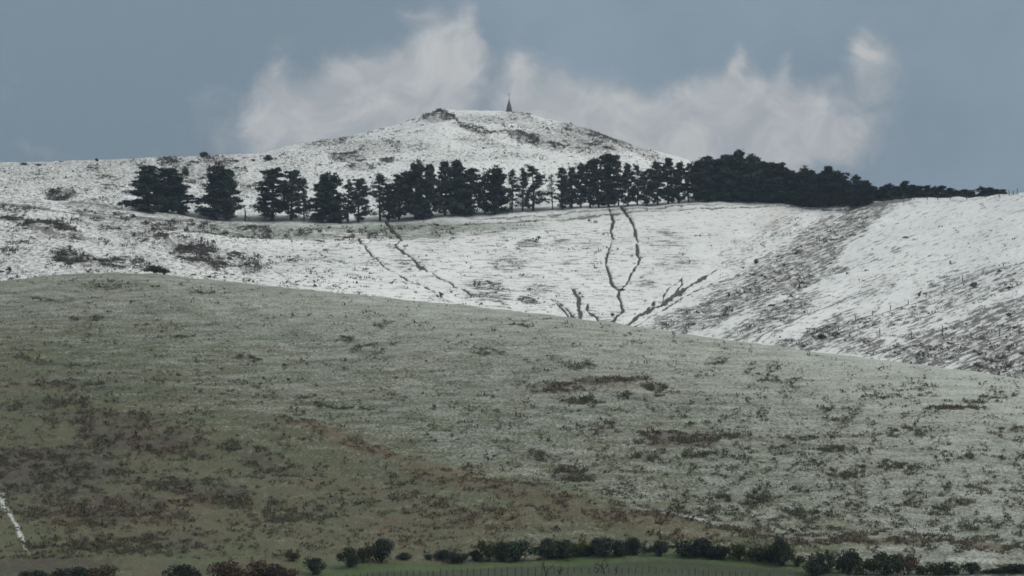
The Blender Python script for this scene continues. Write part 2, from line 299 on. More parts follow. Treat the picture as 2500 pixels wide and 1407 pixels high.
def far_material():
    m, t, b = mat_new('snow_over_grass', 0.75, 0.25)
    g = t.new('ShaderNodeNewGeometry'); s = t.new('ShaderNodeSeparateXYZ'); t.l.new(g.outputs['Position'], s.inputs[0])
    x, y, z = s.outputs
    bare, line, chan, green, diag = t.attr('bare'), t.attr('line'), t.attr('channel'), t.attr('green'), t.attr('diagonal')
    P = g.outputs['Position']
    blob = t.noise(t.comb(x, t.m('MULTIPLY', y, .6), t.m('MULTIPLY', z, 1.7)), 0.60, 4.0, 0.65)
    fine = t.noise(t.comb(x, t.m('MULTIPLY', y, .7), t.m('MULTIPLY', z, 2.2)), 1.25, 3.0, 0.7)
    flat = t.noise(t.comb(t.m('MULTIPLY', x, .16), t.m('MULTIPLY', y, .05), t.m('MULTIPLY', z, 1.5)), 1.0, 4.0, 0.62)
    # lines that climb to the right on the right hand hill
    xr = t.m('ADD', t.m('MULTIPLY', x, .9), t.m('MULTIPLY', z, .45)); zr = t.m('SUBTRACT', t.m('MULTIPLY', z, .9), t.m('MULTIPLY', x, .42))
    dia = t.noise(t.comb(t.m('MULTIPLY', xr, .26), t.m('MULTIPLY', y, .05), t.m('MULTIPLY', zr, 1.5)), 1.0, 4.0, 0.62)
    facef = t.attr('face')
    def mx(f, a, c_):
        n = t.new('ShaderNodeMix'); t.put(n.inputs[0], f); t.put(n.inputs[2], a); t.put(n.inputs[3], c_); return n.outputs[0]
    n = mx(t.m('MULTIPLY', facef, .78), blob, flat); n = mx(t.m('MULTIPLY', diag, .88), n, dia)
    n = t.m('ADD', t.m('MULTIPLY', n, .66), t.m('MULTIPLY', fine, .34))
    n = t.m('ADD', t.m('MULTIPLY', t.m('SUBTRACT', n, .5), 3.1), .5)
    thr = t.m('MINIMUM', t.m('ADD', t.m('MULTIPLY', bare, .66), .20), .53)
    mk = t.ramp(t.m('SUBTRACT', thr, n), -.08, .10)
    lk = t.ramp(t.m('ADD', line, t.m('MULTIPLY', t.m('SUBTRACT', t.m('ADD', t.m('MULTIPLY', fine, .5), t.m('MULTIPLY', blob, .5)), .5), 2.6)), .50, .80)
    mk = t.m('MAXIMUM', mk, t.m('MULTIPLY', lk, .92))
    big = t.noise(P, 0.02, 4.0, 0.6)
    tone = t.noise(P, 0.35, 3.0, 0.6)
    snow = t.mix(t.ramp(big, .3, .7), (0.66, 0.685, 0.665), (0.76, 0.78, 0.755))
    thin = t.ramp(t.m('ADD', t.m('MULTIPLY', fine, .6), t.m('MULTIPLY', bare, .5)), .38, .78)   # grass showing through thin snow
    snow = t.mix(t.m('MULTIPLY', thin, .30), snow, (0.33, 0.34, 0.29))
    earth = t.mix(t.ramp(tone, .35, .68), (0.075, 0.078, 0.068), (0.135, 0.112, 0.096))
    earth = t.mix(t.m('MULTIPLY', line, .35), earth, (0.085, 0.060, 0.055))
    c = t.mix(t.m('MULTIPLY', mk, .92), snow, earth)
    gr = t.m('MULTIPLY', green, t.ramp(flat, .34, .62))
    c = t.mix(t.m('MULTIPLY', gr, .85), c, (0.125, 0.175, 0.105))
    tint = t.m('MULTIPLY', t.attr('tint'), t.ramp(t.noise(P, .05, 4, .6), .3, .7))
    c = t.mix(t.m('MULTIPLY', tint, .45), c, (0.52, 0.46, 0.40))
    belt_shade = t.m('MULTIPLY', t.attr('belt_shade'), t.ramp(blob, .25, .62, .45, 1.0))  # tree shade under the belt, mixed into the ground colour
    c = t.mix(belt_shade, c, (0.075, 0.08, 0.075))
    ck = t.ramp(t.m('ADD', chan, t.m('MULTIPLY', t.m('SUBTRACT', fine, .5), 1.0)), .46, .66)
    c = t.mix(ck, c, t.mix(t.ramp(tone, .4, .62), (0.045, 0.048, 0.040), (0.10, 0.085, 0.07)))
    t.l.new(c, b.inputs['Base Color'])
    bump(t, b, t.m('ADD', t.m('MULTIPLY', mk, .5), t.m('ADD', t.m('MULTIPLY', blob, .7), t.m('MULTIPLY', fine, .5))), 0.9, 0.6)
    return m

def near_material():
    m, t, b = mat_new('frosted_grass', 0.85, 0.2)
    g = t.new('ShaderNodeNewGeometry'); s = t.new('ShaderNodeSeparateXYZ'); t.l.new(g.outputs['Position'], s.inputs[0])
    x, y, z = s.outputs; P = g.outputs['Position']
    frost, brown, dark, snow, lush = t.attr('frost'), t.attr('brown'), t.attr('dark'), t.attr('snow'), t.attr('lush')
    xz = t.comb(x, t.m('MULTIPLY', y, .35), t.m('MULTIPLY', z, 1.5))
    fine = t.noise(xz, 1.7, 3.0, 0.7)
    mid = t.noise(xz, 0.55, 4.0, 0.62)
    streak = t.noise(t.comb(t.m('MULTIPLY', x, .12), t.m('MULTIPLY', y, .04), t.m('MULTIPLY', z, .9)), 1.0, 4.0, 0.6)
    big = t.noise(P, 0.035, 4.0, 0.6)
    grass = t.mix(t.ramp(big, .35, .65), (0.090, 0.110, 0.054), (0.110, 0.106, 0.054))
    grass = t.mix(t.ramp(mid, .35, .7), grass, (0.075, 0.080, 0.050))
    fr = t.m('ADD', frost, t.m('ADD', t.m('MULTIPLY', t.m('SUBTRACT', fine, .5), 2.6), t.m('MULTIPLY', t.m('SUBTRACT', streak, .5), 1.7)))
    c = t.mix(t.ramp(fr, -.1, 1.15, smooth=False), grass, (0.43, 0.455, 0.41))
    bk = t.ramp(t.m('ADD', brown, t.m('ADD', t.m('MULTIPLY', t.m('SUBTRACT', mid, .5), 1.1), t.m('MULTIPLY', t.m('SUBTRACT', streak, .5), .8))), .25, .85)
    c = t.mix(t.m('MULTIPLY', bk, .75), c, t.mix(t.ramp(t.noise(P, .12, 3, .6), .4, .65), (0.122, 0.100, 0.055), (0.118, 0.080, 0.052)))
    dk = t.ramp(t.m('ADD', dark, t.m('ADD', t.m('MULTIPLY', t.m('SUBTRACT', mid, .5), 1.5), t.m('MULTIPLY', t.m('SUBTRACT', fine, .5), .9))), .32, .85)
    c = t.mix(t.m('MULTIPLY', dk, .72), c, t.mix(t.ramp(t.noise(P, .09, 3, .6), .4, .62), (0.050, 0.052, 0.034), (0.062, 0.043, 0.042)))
    # frozen specks between the tufts
    sp = t.ramp(t.noise(xz, 3.4, 2.0, 0.7), .66, .74)
    c = t.mix(t.m('MULTIPLY', sp, t.m('ADD', .16, t.m('MULTIPLY', frost, .35))), c, (0.62, 0.64, 0.60))
    c = t.mix(t.m('MULTIPLY', lush, t.ramp(mid, .2, .7, .5, .95)), c, (0.062, 0.100, 0.032))
    c = t.mix(t.m('MULTIPLY', t.attr('bed'), .85), c, t.mix(fine, (0.034, 0.046, 0.028), (0.056, 0.066, 0.042)))
    c = t.mix(t.ramp(t.m('ADD', snow, t.m('MULTIPLY', t.m('SUBTRACT', fine, .5), .9)), .1, .85), c, (0.52, 0.55, 0.51))
    t.l.new(c, b.inputs['Base Color'])
    bump(t, b, t.m('ADD', t.m('MULTIPLY', mid, .9), t.m('MULTIPLY', fine, .5)), 0.8, 0.8)
    return m

def leaf_material(name, a, c_, tip=None):
    m, t, b = mat_new(name, 0.85, 0.12)
    oi = t.new('ShaderNodeObjectInfo'); g = t.new('ShaderNodeNewGeometry')
    n = t.noise(g.outputs['Position'], .35, 3, .6)
    f = t.m('ADD', t.m('MULTIPLY', oi.outputs['Random'], .5), t.m('MULTIPLY', t.ramp(n, .35, .65), .5))
    c = t.mix(f, a, c_)
    vb = t.new('ShaderNodeVectorMath', operation='SCALE'); t.l.new(c, vb.inputs[0]); t.l.new(t.m('ADD', .7, t.m('MULTIPLY', t.m('FRACT', t.m('MULTIPLY', oi.outputs['Random'], 7.3)), .7)), vb.inputs['Scale']); c = vb.outputs[0]
    c = t.mix(t.m('MULTIPLY', t.attr('shade'), .5), c, tip or c_)
    t.l.new(c, b.inputs['Base Color'])
    return m
def plain(name, a, c_, scale=2.0, rough=.9):
    m, t, b = mat_new(name, rough, .15); g = t.new('ShaderNodeNewGeometry')
    t.l.new(t.mix(t.ramp(t.noise(g.outputs['Position'], scale, 4, .6), .35, .65), a, c_), b.inputs['Base Color']); return m

M_FAR, M_NEAR = far_material(), near_material()
M_PINE = leaf_material('pine_needles', (0.028, 0.044, 0.042), (0.046, 0.062, 0.048), (0.085, 0.098, 0.068))
M_PINE2 = leaf_material('thin_pine_needles', (0.036, 0.052, 0.038), (0.055, 0.062, 0.045), (0.085, 0.080, 0.055))
M_BARK = plain('pine_bark', (0.040, 0.036, 0.032), (0.070, 0.060, 0.052))
M_TUFT = leaf_material('heath_leaf', (0.078, 0.088, 0.050), (0.105, 0.084, 0.062), (0.13, 0.105, 0.075))
M_RED = leaf_material('rusty_heath_leaf', (0.100, 0.076, 0.052), (0.112, 0.090, 0.058), (0.14, 0.115, 0.08))
M_SCRUB = leaf_material('snow_scrub_leaf', (0.070, 0.070, 0.062), (0.095, 0.078, 0.070), (0.14, 0.12, 0.10))
M_HEDGE = leaf_material('hedge_leaf', (0.024, 0.036, 0.026), (0.038, 0.048, 0.030), (0.062, 0.068, 0.036))
M_OLIVE = leaf_material('olive_hedge_leaf', (0.045, 0.052, 0.022), (0.060, 0.058, 0.024), (0.10, 0.09, 0.03))
M_BROWNB = leaf_material('brown_bush_leaf', (0.060, 0.050, 0.030), (0.080, 0.052, 0.032), (0.11, 0.07, 0.04))
M_STONE = plain('weathered_stone', (0.075, 0.072, 0.075), (0.13, 0.115, 0.11), 1.2)
M_WOOD = plain('grey_post_wood', (0.07, 0.065, 0.055), (0.12, 0.11, 0.095), 6)
M_WIRE = plain('fence_wire', (0.10, 0.10, 0.10), (0.14, 0.14, 0.14), 6, .5)
M_GROUND = plain('valley_grass', (0.06, 0.08, 0.035), (0.09, 0.095, 0.05), .02)

# ------------------------------------------------------------------ terrain meshes
def cols(step): return np.concatenate([np.linspace(-2600, -40, 110), np.arange(-30, 2531, step), np.linspace(2545, 5200, 120)])
def build_far():
    U = cols(1.9); xs = [np.linspace(-.75, -.04, 12), np.linspace(-.02, 1, 175)]
    rows = []
    c, t, s = crest(U), tline(U), skyl(U); Rc, Rt, Rs = valR(U), tlR(U), skR(U)
    zc = ray(U, c, Rc)[2]
    Rl, Vl, Zl = [], [], []
    for x in xs[0]:
        R = Rc + (Rt - Rc) * x; z = zc + (R - Rc) * .27; Rl.append(R); Zl.append(z); Vl.append(row_of(z, R))
    for x in xs[1]:
        R = Rc + (Rt - Rc) * x; v = c + (t - c) * x; Rl.append(R); Vl.append(v); Zl.append(ray(U, v, R)[2])
    for g in np.concatenate([np.linspace(0, .97, 120)[1:], [.98, .988, .994, .998, 1]]):
        R = Rt + (Rs - Rt) * (1 - (1 - g) ** (1 / P2)); v = t + (s - t) * g; Rl.append(R); Vl.append(v); Zl.append(ray(U, v, R)[2])
    zs = Zl[-1]; zp = Zl[-5]; sl = (zs - zp) / (Rl[-1] - Rl[-5])
    for d in [6, 14, 28, 50, 90, 150, 260, 420, 650]:
        R = Rs + d; Rl.append(R); Zl.append(zs + sl * d * .6 - 0.0011 * d * d); Vl.append(s.copy())
    R = np.array(Rl); V = np.array(Vl); Z = np.array(Zl); UU = np.broadcast_to(U, R.shape).copy()
    kx = ray(UU, V, R)[0]
    ch = lines(UU, V, CH, 3.0); rk = lines(UU, V, RK, 5.0); tr = lines(UU, V, TR, 2.0)
    Z = Z + far_disp(UU, V, R, ch, rk)
    face = sstep(V - tline(UU), 0, 15) * sstep(UU, 500, 900) * (1 - sstep(UU, 1650, 1900))
    diag = sstep(UU + (V - 600) * .9, 1650, 1950) * sstep(V - tline(UU), -2, 10)
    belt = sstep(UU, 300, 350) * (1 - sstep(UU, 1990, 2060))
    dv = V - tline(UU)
    belt_shade = belt * sstep(dv, -13, -3) * (1 - sstep(dv, 1, 7)) * .95  # dark strip along the pine feet, painting their shadow on the snow
    belt_shade = np.maximum(belt_shade, belt * sstep(UU, 1690, 1760) * sstep(dv, -30, -12) * (1 - sstep(dv, -2, 5)) * .8)
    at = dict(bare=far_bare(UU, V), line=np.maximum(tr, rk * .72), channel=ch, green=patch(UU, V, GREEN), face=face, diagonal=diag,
              tint=patch(UU, V, [(1875, 540, 60, 26, 15, 1), (2130, 680, 60, 20, 15, .4), (1200, 290, 60, 10, 0, .3)]), belt_shade=belt_shade)
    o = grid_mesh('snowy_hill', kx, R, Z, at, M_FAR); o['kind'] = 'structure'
    o['label'] = 'snow covered hill rising behind the pine belt, with gullies and bare rocky patches'
    return o
build_far()

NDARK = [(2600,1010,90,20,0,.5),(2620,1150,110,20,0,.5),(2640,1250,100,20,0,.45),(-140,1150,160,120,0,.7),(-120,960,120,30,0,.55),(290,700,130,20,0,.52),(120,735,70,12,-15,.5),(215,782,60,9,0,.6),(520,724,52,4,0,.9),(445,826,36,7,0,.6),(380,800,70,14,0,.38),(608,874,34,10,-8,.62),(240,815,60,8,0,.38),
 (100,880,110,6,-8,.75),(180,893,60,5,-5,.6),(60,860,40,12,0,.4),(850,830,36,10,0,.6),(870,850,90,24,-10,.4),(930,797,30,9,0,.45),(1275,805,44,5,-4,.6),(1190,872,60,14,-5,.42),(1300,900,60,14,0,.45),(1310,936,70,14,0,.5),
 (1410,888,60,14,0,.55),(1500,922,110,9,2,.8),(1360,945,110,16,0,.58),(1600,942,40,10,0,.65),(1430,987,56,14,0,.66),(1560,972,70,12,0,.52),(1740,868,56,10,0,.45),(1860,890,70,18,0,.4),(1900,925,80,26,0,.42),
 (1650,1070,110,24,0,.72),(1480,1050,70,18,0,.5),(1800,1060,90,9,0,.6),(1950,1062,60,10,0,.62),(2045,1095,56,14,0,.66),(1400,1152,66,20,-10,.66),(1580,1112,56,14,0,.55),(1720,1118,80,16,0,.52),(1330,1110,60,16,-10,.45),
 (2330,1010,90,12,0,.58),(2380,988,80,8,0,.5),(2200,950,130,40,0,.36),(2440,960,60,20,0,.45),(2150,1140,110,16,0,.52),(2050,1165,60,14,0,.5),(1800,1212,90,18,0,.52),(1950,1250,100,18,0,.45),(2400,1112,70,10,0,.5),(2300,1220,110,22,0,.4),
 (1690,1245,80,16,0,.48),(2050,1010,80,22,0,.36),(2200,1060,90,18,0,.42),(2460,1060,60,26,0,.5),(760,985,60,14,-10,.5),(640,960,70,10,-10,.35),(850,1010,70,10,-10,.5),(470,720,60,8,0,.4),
 (160,950,170,22,-6,.5),(120,1000,190,26,0,.6),(250,1040,200,26,-4,.62),(350,1085,210,34,-6,.72),(100,1150,260,80,0,.74),(480,1190,170,34,-8,.72),(250,1240,260,50,0,.66),(700,1240,160,36,-5,.45),(640,1120,140,24,-14,.55),(300,1330,300,40,0,.6),(100,1390,260,30,0,.8),  # lower left: dark heath, with cloud shadow painted into the same patches
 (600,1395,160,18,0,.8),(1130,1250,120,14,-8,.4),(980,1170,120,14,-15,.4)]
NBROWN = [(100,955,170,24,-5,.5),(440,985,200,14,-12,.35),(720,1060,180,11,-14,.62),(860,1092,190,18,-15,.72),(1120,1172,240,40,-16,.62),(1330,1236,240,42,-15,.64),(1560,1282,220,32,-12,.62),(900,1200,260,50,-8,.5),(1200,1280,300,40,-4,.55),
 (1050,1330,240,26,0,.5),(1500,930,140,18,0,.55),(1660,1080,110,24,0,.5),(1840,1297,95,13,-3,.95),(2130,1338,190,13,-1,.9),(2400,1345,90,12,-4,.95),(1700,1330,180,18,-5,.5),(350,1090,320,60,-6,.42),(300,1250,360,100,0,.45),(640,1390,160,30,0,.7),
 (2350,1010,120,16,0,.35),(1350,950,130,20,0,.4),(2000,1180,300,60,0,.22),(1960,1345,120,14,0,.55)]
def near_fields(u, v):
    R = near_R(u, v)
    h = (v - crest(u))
    fr = 0.58 - 0.36 * sstep(h, 0, 220) + 0.22 * sstep(u, 1300, 2500) - 0.34 * sstep(u + (v - 900) * -.9, 1300, -250) - .14 * sstep(v, 950, 1300)  # frost also drops to the lower left, part of the painted cloud shadow
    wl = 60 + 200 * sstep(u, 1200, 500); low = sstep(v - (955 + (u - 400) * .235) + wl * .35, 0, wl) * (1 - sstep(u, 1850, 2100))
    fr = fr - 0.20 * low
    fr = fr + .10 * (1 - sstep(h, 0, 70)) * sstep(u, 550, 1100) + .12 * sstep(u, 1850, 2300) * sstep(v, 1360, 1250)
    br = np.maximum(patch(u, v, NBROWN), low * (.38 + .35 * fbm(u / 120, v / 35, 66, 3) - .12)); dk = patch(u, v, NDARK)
    su = np.interp(v, [1150, 1190, 1235, 1264, 1288, 1312, 1340, 1365], [-26, -6, 12, 31, 47, 58, 69, 74]) + (fbm(u * 0 + 1, v / 14, 88, 2) - .5) * 8
    sw = np.interp(v, [1150, 1235, 1264, 1300, 1330, 1362], [9, 10, 4.5, 9, 8, 2])
    stream = np.exp(-((u - su) / sw) ** 2) * sstep(v, 1140, 1165) * (1 - sstep(v, 1335, 1366)) * .72
    sn = lines(u, v, [([(1530,1242,3),(1600,1262,5),(1700,1280,5),(1790,1303,4)], .48), ([(1820,1322,3),(1895,1330,5),(1930,1338,3)], .48), ([(2320,1388,10),(2430,1392,10)], .45),
                      ([(600,742,1.2),(640,748,1.5)], .7), ([(500,728,1),(560,722,1)], .5)], 4)
    sn = np.maximum(sn, stream)
    gtop = np.interp(u, [700, 800, 950, 1100, 1300, 1500, 1650, 1800, 1950, 2050], [1412, 1398, 1388, 1382, 1378, 1378, 1380, 1387, 1396, 1410])
    band = sstep(v - gtop, -14, -3) * sstep(u, 700, 800) * (1 - sstep(u, 2030, 2090))
    bed = sstep(v - gtop, 9, 15) * sstep(u, 700, 850) * (1 - sstep(u, 1980, 2060))
    lush = np.maximum(band, patch(u, v, [(1140,1386,340,10,0,.8),(1720,1384,240,12,-3,.7),(60,1300,90,30,0,.25),(230,1345,260,26,0,.3),(760,1388,90,14,0,.7)]))
    return fr, br, dk, sn, lush, bed
def build_near():
    U = cols(2.3); cr, cR = crest(U), crestR(U)
    Rl, Vl, Zl = [], [], []
    z0 = ray(U, NV0, NR0)[2] + 0 * U
    for k in np.linspace(0, .97, 8):
        R = 430 + (NR0 - 430) * k + 0 * U; Rl.append(R); z = -6 + (z0 + 6) * k ** 1.5; Zl.append(z); Vl.append(row_of(z, R))
    for g in np.concatenate([np.linspace(0, .97, 280), [.976, .982, .988, .993, .997, 1]]):
        R = NR0 + (cR - NR0) * (1 - (1 - g) ** (1 / 1.45)); v = NV0 + (cr - NV0) * g; Rl.append(R); Vl.append(v); Zl.append(ray(U, v, R)[2])
    zs = Zl[-1]; sl = (Zl[-1] - Zl[-4]) / (Rl[-1] - Rl[-4])
    for d in [4, 9, 18, 32, 55, 90, 140, 200, 280]:
        R = cR + d; Rl.append(R); Zl.append(zs + sl * d * .5 - .0022 * d * d); Vl.append(cr.copy())
    R = np.array(Rl); V = np.array(Vl); Z = np.array(Zl); UU = np.broadcast_to(U, R.shape).copy()
    X = ray(UU, V, R)[0]; Z = Z + near_disp(UU, V, R)
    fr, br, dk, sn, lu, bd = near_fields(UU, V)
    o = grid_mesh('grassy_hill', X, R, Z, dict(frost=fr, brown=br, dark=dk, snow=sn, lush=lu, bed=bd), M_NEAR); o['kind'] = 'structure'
    o['label'] = 'near grassy hill dusted with frost, brown heath patches and painted cloud shadow low on the left'
build_near()
# valley floor and country around, out to the horizon
def ring_ground():
    xs = np.linspace(-16000, 16000, 65); ys = np.linspace(-6000, 26000, 65); X, Y = np.meshgrid(xs, ys)
    Z = -6.5 - 0 * X
    o = grid_mesh('ground', X, Y, Z, {}, M_GROUND); o['kind'] = 'structure'; o['label'] = 'flat valley ground in front of and around the hills'
ring_ground()

# thin cold air between the camera and the hills
def haze_box():
    x0, x1, y0, y1, z0, z1 = -17000, 17000, -7000, 27000, -9, 420
    V = np.array([(x, y, z) for x in (x0, x1) for y in (y0, y1) for z in (z0, z1)], np.float32)
    Fc = [(0,1,3,2),(4,6,7,5),(0,4,5,1),(2,3,7,6),(0,2,6,4),(1,5,7,3)]
    m = bpy.data.materials.new('haze_air'); m.use_nodes = True; t = NT(m.node_tree); t.n.clear()
    out = t.new('ShaderNodeOutputMaterial'); p = t.new('ShaderNodeVolumePrincipled'); p.inputs['Density'].default_value = 5e-5; p.inputs['Color'].default_value = (.62, .82, 1, 1)
    t.l.new(p.outputs[0], out.inputs['Volume'])
    me = bpy.data.meshes.new('haze'); me.from_pydata(V.tolist(), [], Fc); me.materials.append(m)
    o = bpy.data.objects.new('haze', me); C.objects.link(o); o['kind'] = 'stuff'; o['label'] = 'thin cold haze in the air over the hills'
haze_box()

# ------------------------------------------------------------------ mesh building from numpy soups
def soup(name, V, Fc, mat, attr=None, smooth=False):
    """V (n,3); Fc (m,3) or (m,4)"""
    me = bpy.data.meshes.new(name); V = np.asarray(V, np.float32); Fc = np.asarray(Fc, np.int32)
    me.vertices.add(len(V)); me.vertices.foreach_set('co', V.ravel())
    me.loops.add(Fc.size); me.loops.foreach_set('vertex_index', Fc.ravel())
    me.polygons.add(len(Fc)); me.polygons.foreach_set('loop_start', np.arange(0, Fc.size, Fc.shape[1], dtype=np.int32))
    if smooth: me.polygons.foreach_set('use_smooth', np.ones(len(Fc), bool))
    me.update(calc_edges=True)
    if attr is not None:
        a = me.attributes.new('shade', 'FLOAT', 'POINT'); a.data.foreach_set('value', np.asarray(attr, np.float32))
    me.materials.append(mat); return me
def leaves(P, size, r, flat=.75):
    """quads (as 4-gons) scattered at P with random directions; returns verts, faces, shade"""
    n = len(P); a = r.normal(size=(n, 3)); a[:, 2] *= flat; a /= np.linalg.norm(a, axis=1)[:, None]
    b = r.normal(size=(n, 3)); b -= (a * b).sum(1)[:, None] * a; b /= np.linalg.norm(b, axis=1)[:, None]
    s = size * r.uniform(.6, 1.4, n)[:, None]
    V = np.stack([P - a * s * .5, P + b * s * .35 + a * s * .1, P + a * s * .6, P - b * s * .35 - a * s * .05], 1).reshape(-1, 3)
    Fc = np.arange(4 * n).reshape(n, 4); return V, Fc, np.repeat(r.uniform(0, 1, n) ** 2, 4)
def tube(pts, rad, sides=5):
    pts = np.asarray(pts, float); V = []; Fc = []
    d = np.gradient(pts, axis=0); d /= np.linalg.norm(d, axis=1)[:, None]
    for p, dd, r_ in zip(pts, d, rad):
        s = np.cross(dd, (0.3, 1, .1) if abs(dd[2]) > .5 else (0, 0, 1.)); s /= np.linalg.norm(s); q = np.cross(dd, s)
        for k in range(sides):
            an = 2 * math.pi * k / sides; V.append(p + r_ * (math.cos(an) * s + math.sin(an) * q))
    for i in range(len(pts) - 1):
        for k in range(sides):
            a, b_ = i * sides + k, i * sides + (k + 1) % sides; Fc.append((a, b_, b_ + sides, a + sides))
    return np.array(V), np.array(Fc)
def merge(parts):
    V = []; Fc = []; n = 0
    for v, f in parts: V.append(v); Fc.append(np.asarray(f) + n); n += len(v)
    return np.concatenate(V), np.concatenate(Fc)

def pine_meshes(seed, kind):
    r = np.random.default_rng(seed); H = 22.0
    W, nb, npc, lf, lo = dict(dense=(5.4, 76, 48, .62, .05), medium=(5.2, 54, 42, .60, .09), sparse=(4.9, 38, 32, .54, .12), thin=(3.6, 18, 18, .46, .22))[kind]
    lean = r.normal(0, .25, 2)
    tp = [np.array([lean[0] * t * t * 1.5 + .15 * math.sin(5 * t + seed), lean[1] * t * t, H * t]) for t in np.linspace(-.03, .97, 9)]
    parts = [tube(tp, np.linspace(.42, .07, 9) * (1.0 if kind != 'thin' else .7), 7)]
    lob = r.uniform(0, 6.28, 3); cl = []; pk = r.uniform(.30, .50)
    for i in range(nb):
        t = lo + (1 - lo) * ((i + r.uniform(0, 1)) / nb) ** .92
        prof = (1 - abs((t - pk) / (.66 if t > pk else .62)) ** 1.7) * (0.85 + .25 * math.sin(t * 17 + lob[0])) if kind != 'thin' else .9 - .5 * t
        an = r.uniform(0, 6.28)
        L = max(.7, W * prof * r.uniform(.5, 1.12) * (1 + .18 * math.sin(2 * an + lob[1] + 4 * t)))
        h0 = H * t * .96; rise = r.uniform(.02, .30) * L + (1.0 * t ** 3) * L * .12 - .2 * L * max(0, .3 - t) * 3
        p0 = np.array([np.interp(t, np.linspace(-.03, .97, 9), [q[0] for q in tp]), np.interp(t, np.linspace(-.03, .97, 9), [q[1] for q in tp]), h0])
        dr = np.array([math.cos(an), math.sin(an), 0])
        p1 = p0 + dr * L * .5 + np.array([0, 0, rise * .3 - .15 * L * (t < .4)]); p2 = p0 + dr * L + np.array([0, 0, rise])
        parts.append(tube([p0, p1, p2], [.15 * (1.2 - t), .09, .03], 3))
        nc = 4 if L > 3.5 else 3 if L > 1.8 else 2
        for k in range(nc):
            f = .38 + .62 * (k + r.uniform(0, 1)) / nc if kind != 'dense' else .25 + .75 * (k + r.uniform(0, 1)) / nc
            c = (p0 * (1 - f) + p2 * f) + r.normal(0, .28, 3); rad = (.70 + .65 * r.uniform()) * (1 - .2 * t)
            q = r.normal(size=(npc, 3)); q /= np.linalg.norm(q, axis=1)[:, None]; q *= (r.uniform(0, 1, npc) ** .45)[:, None]
            cl.append(c + q * np.array([1.1, 1.1, .82]) * rad)
    # leader tuft
    for k in range(4):
        c = tp[-1] + r.normal(0, .5, 3) + np.array([0, 0, .2 - .5 * k]); q = r.normal(size=(npc, 3)) * .5; cl.append(c + q * np.array([.9, .9, .7]))
    P = np.concatenate(cl); P = P[P[:, 2] > .8]
    V, Fc, sh = leaves(P, lf, r)
    tv, tf = merge(parts)
    return (soup('trunk', tv, tf, M_BARK, smooth=True), soup('crown', V, Fc, M_PINE if kind in ('dense',) else M_PINE if kind == 'medium' else M_PINE2, sh))
PINES = {k: [pine_meshes(100 + 13 * i + 7 * len(k), k) for i in range(n)] for k, n in (('dense', 6), ('medium', 5), ('sparse', 5), ('thin', 2))}
HW = dict(dense=4.3, medium=3.9, sparse=3.7, thin=2.6)      # nominal crown half width of the meshes

def add(name, me, parent=None, loc=(0, 0, 0), rot=0, scale=(1, 1, 1)):
    o = bpy.data.objects.new(name, me); C.objects.link(o)
    if parent: o.parent = parent
    else:
        o.location = loc; o.rotation_euler = (0, 0, rot)
    o.scale = scale if not parent else (1, 1, 1); return o
def empty(name, loc, label, cat, group=None, rot=0, scale=(1, 1, 1)):
    o = bpy.data.objects.new(name, None); C.objects.link(o); o.location = loc; o.rotation_euler = (0, 0, rot); o.scale = scale
    o['label'] = label; o['category'] = cat
    if group: o['group'] = group
    return o

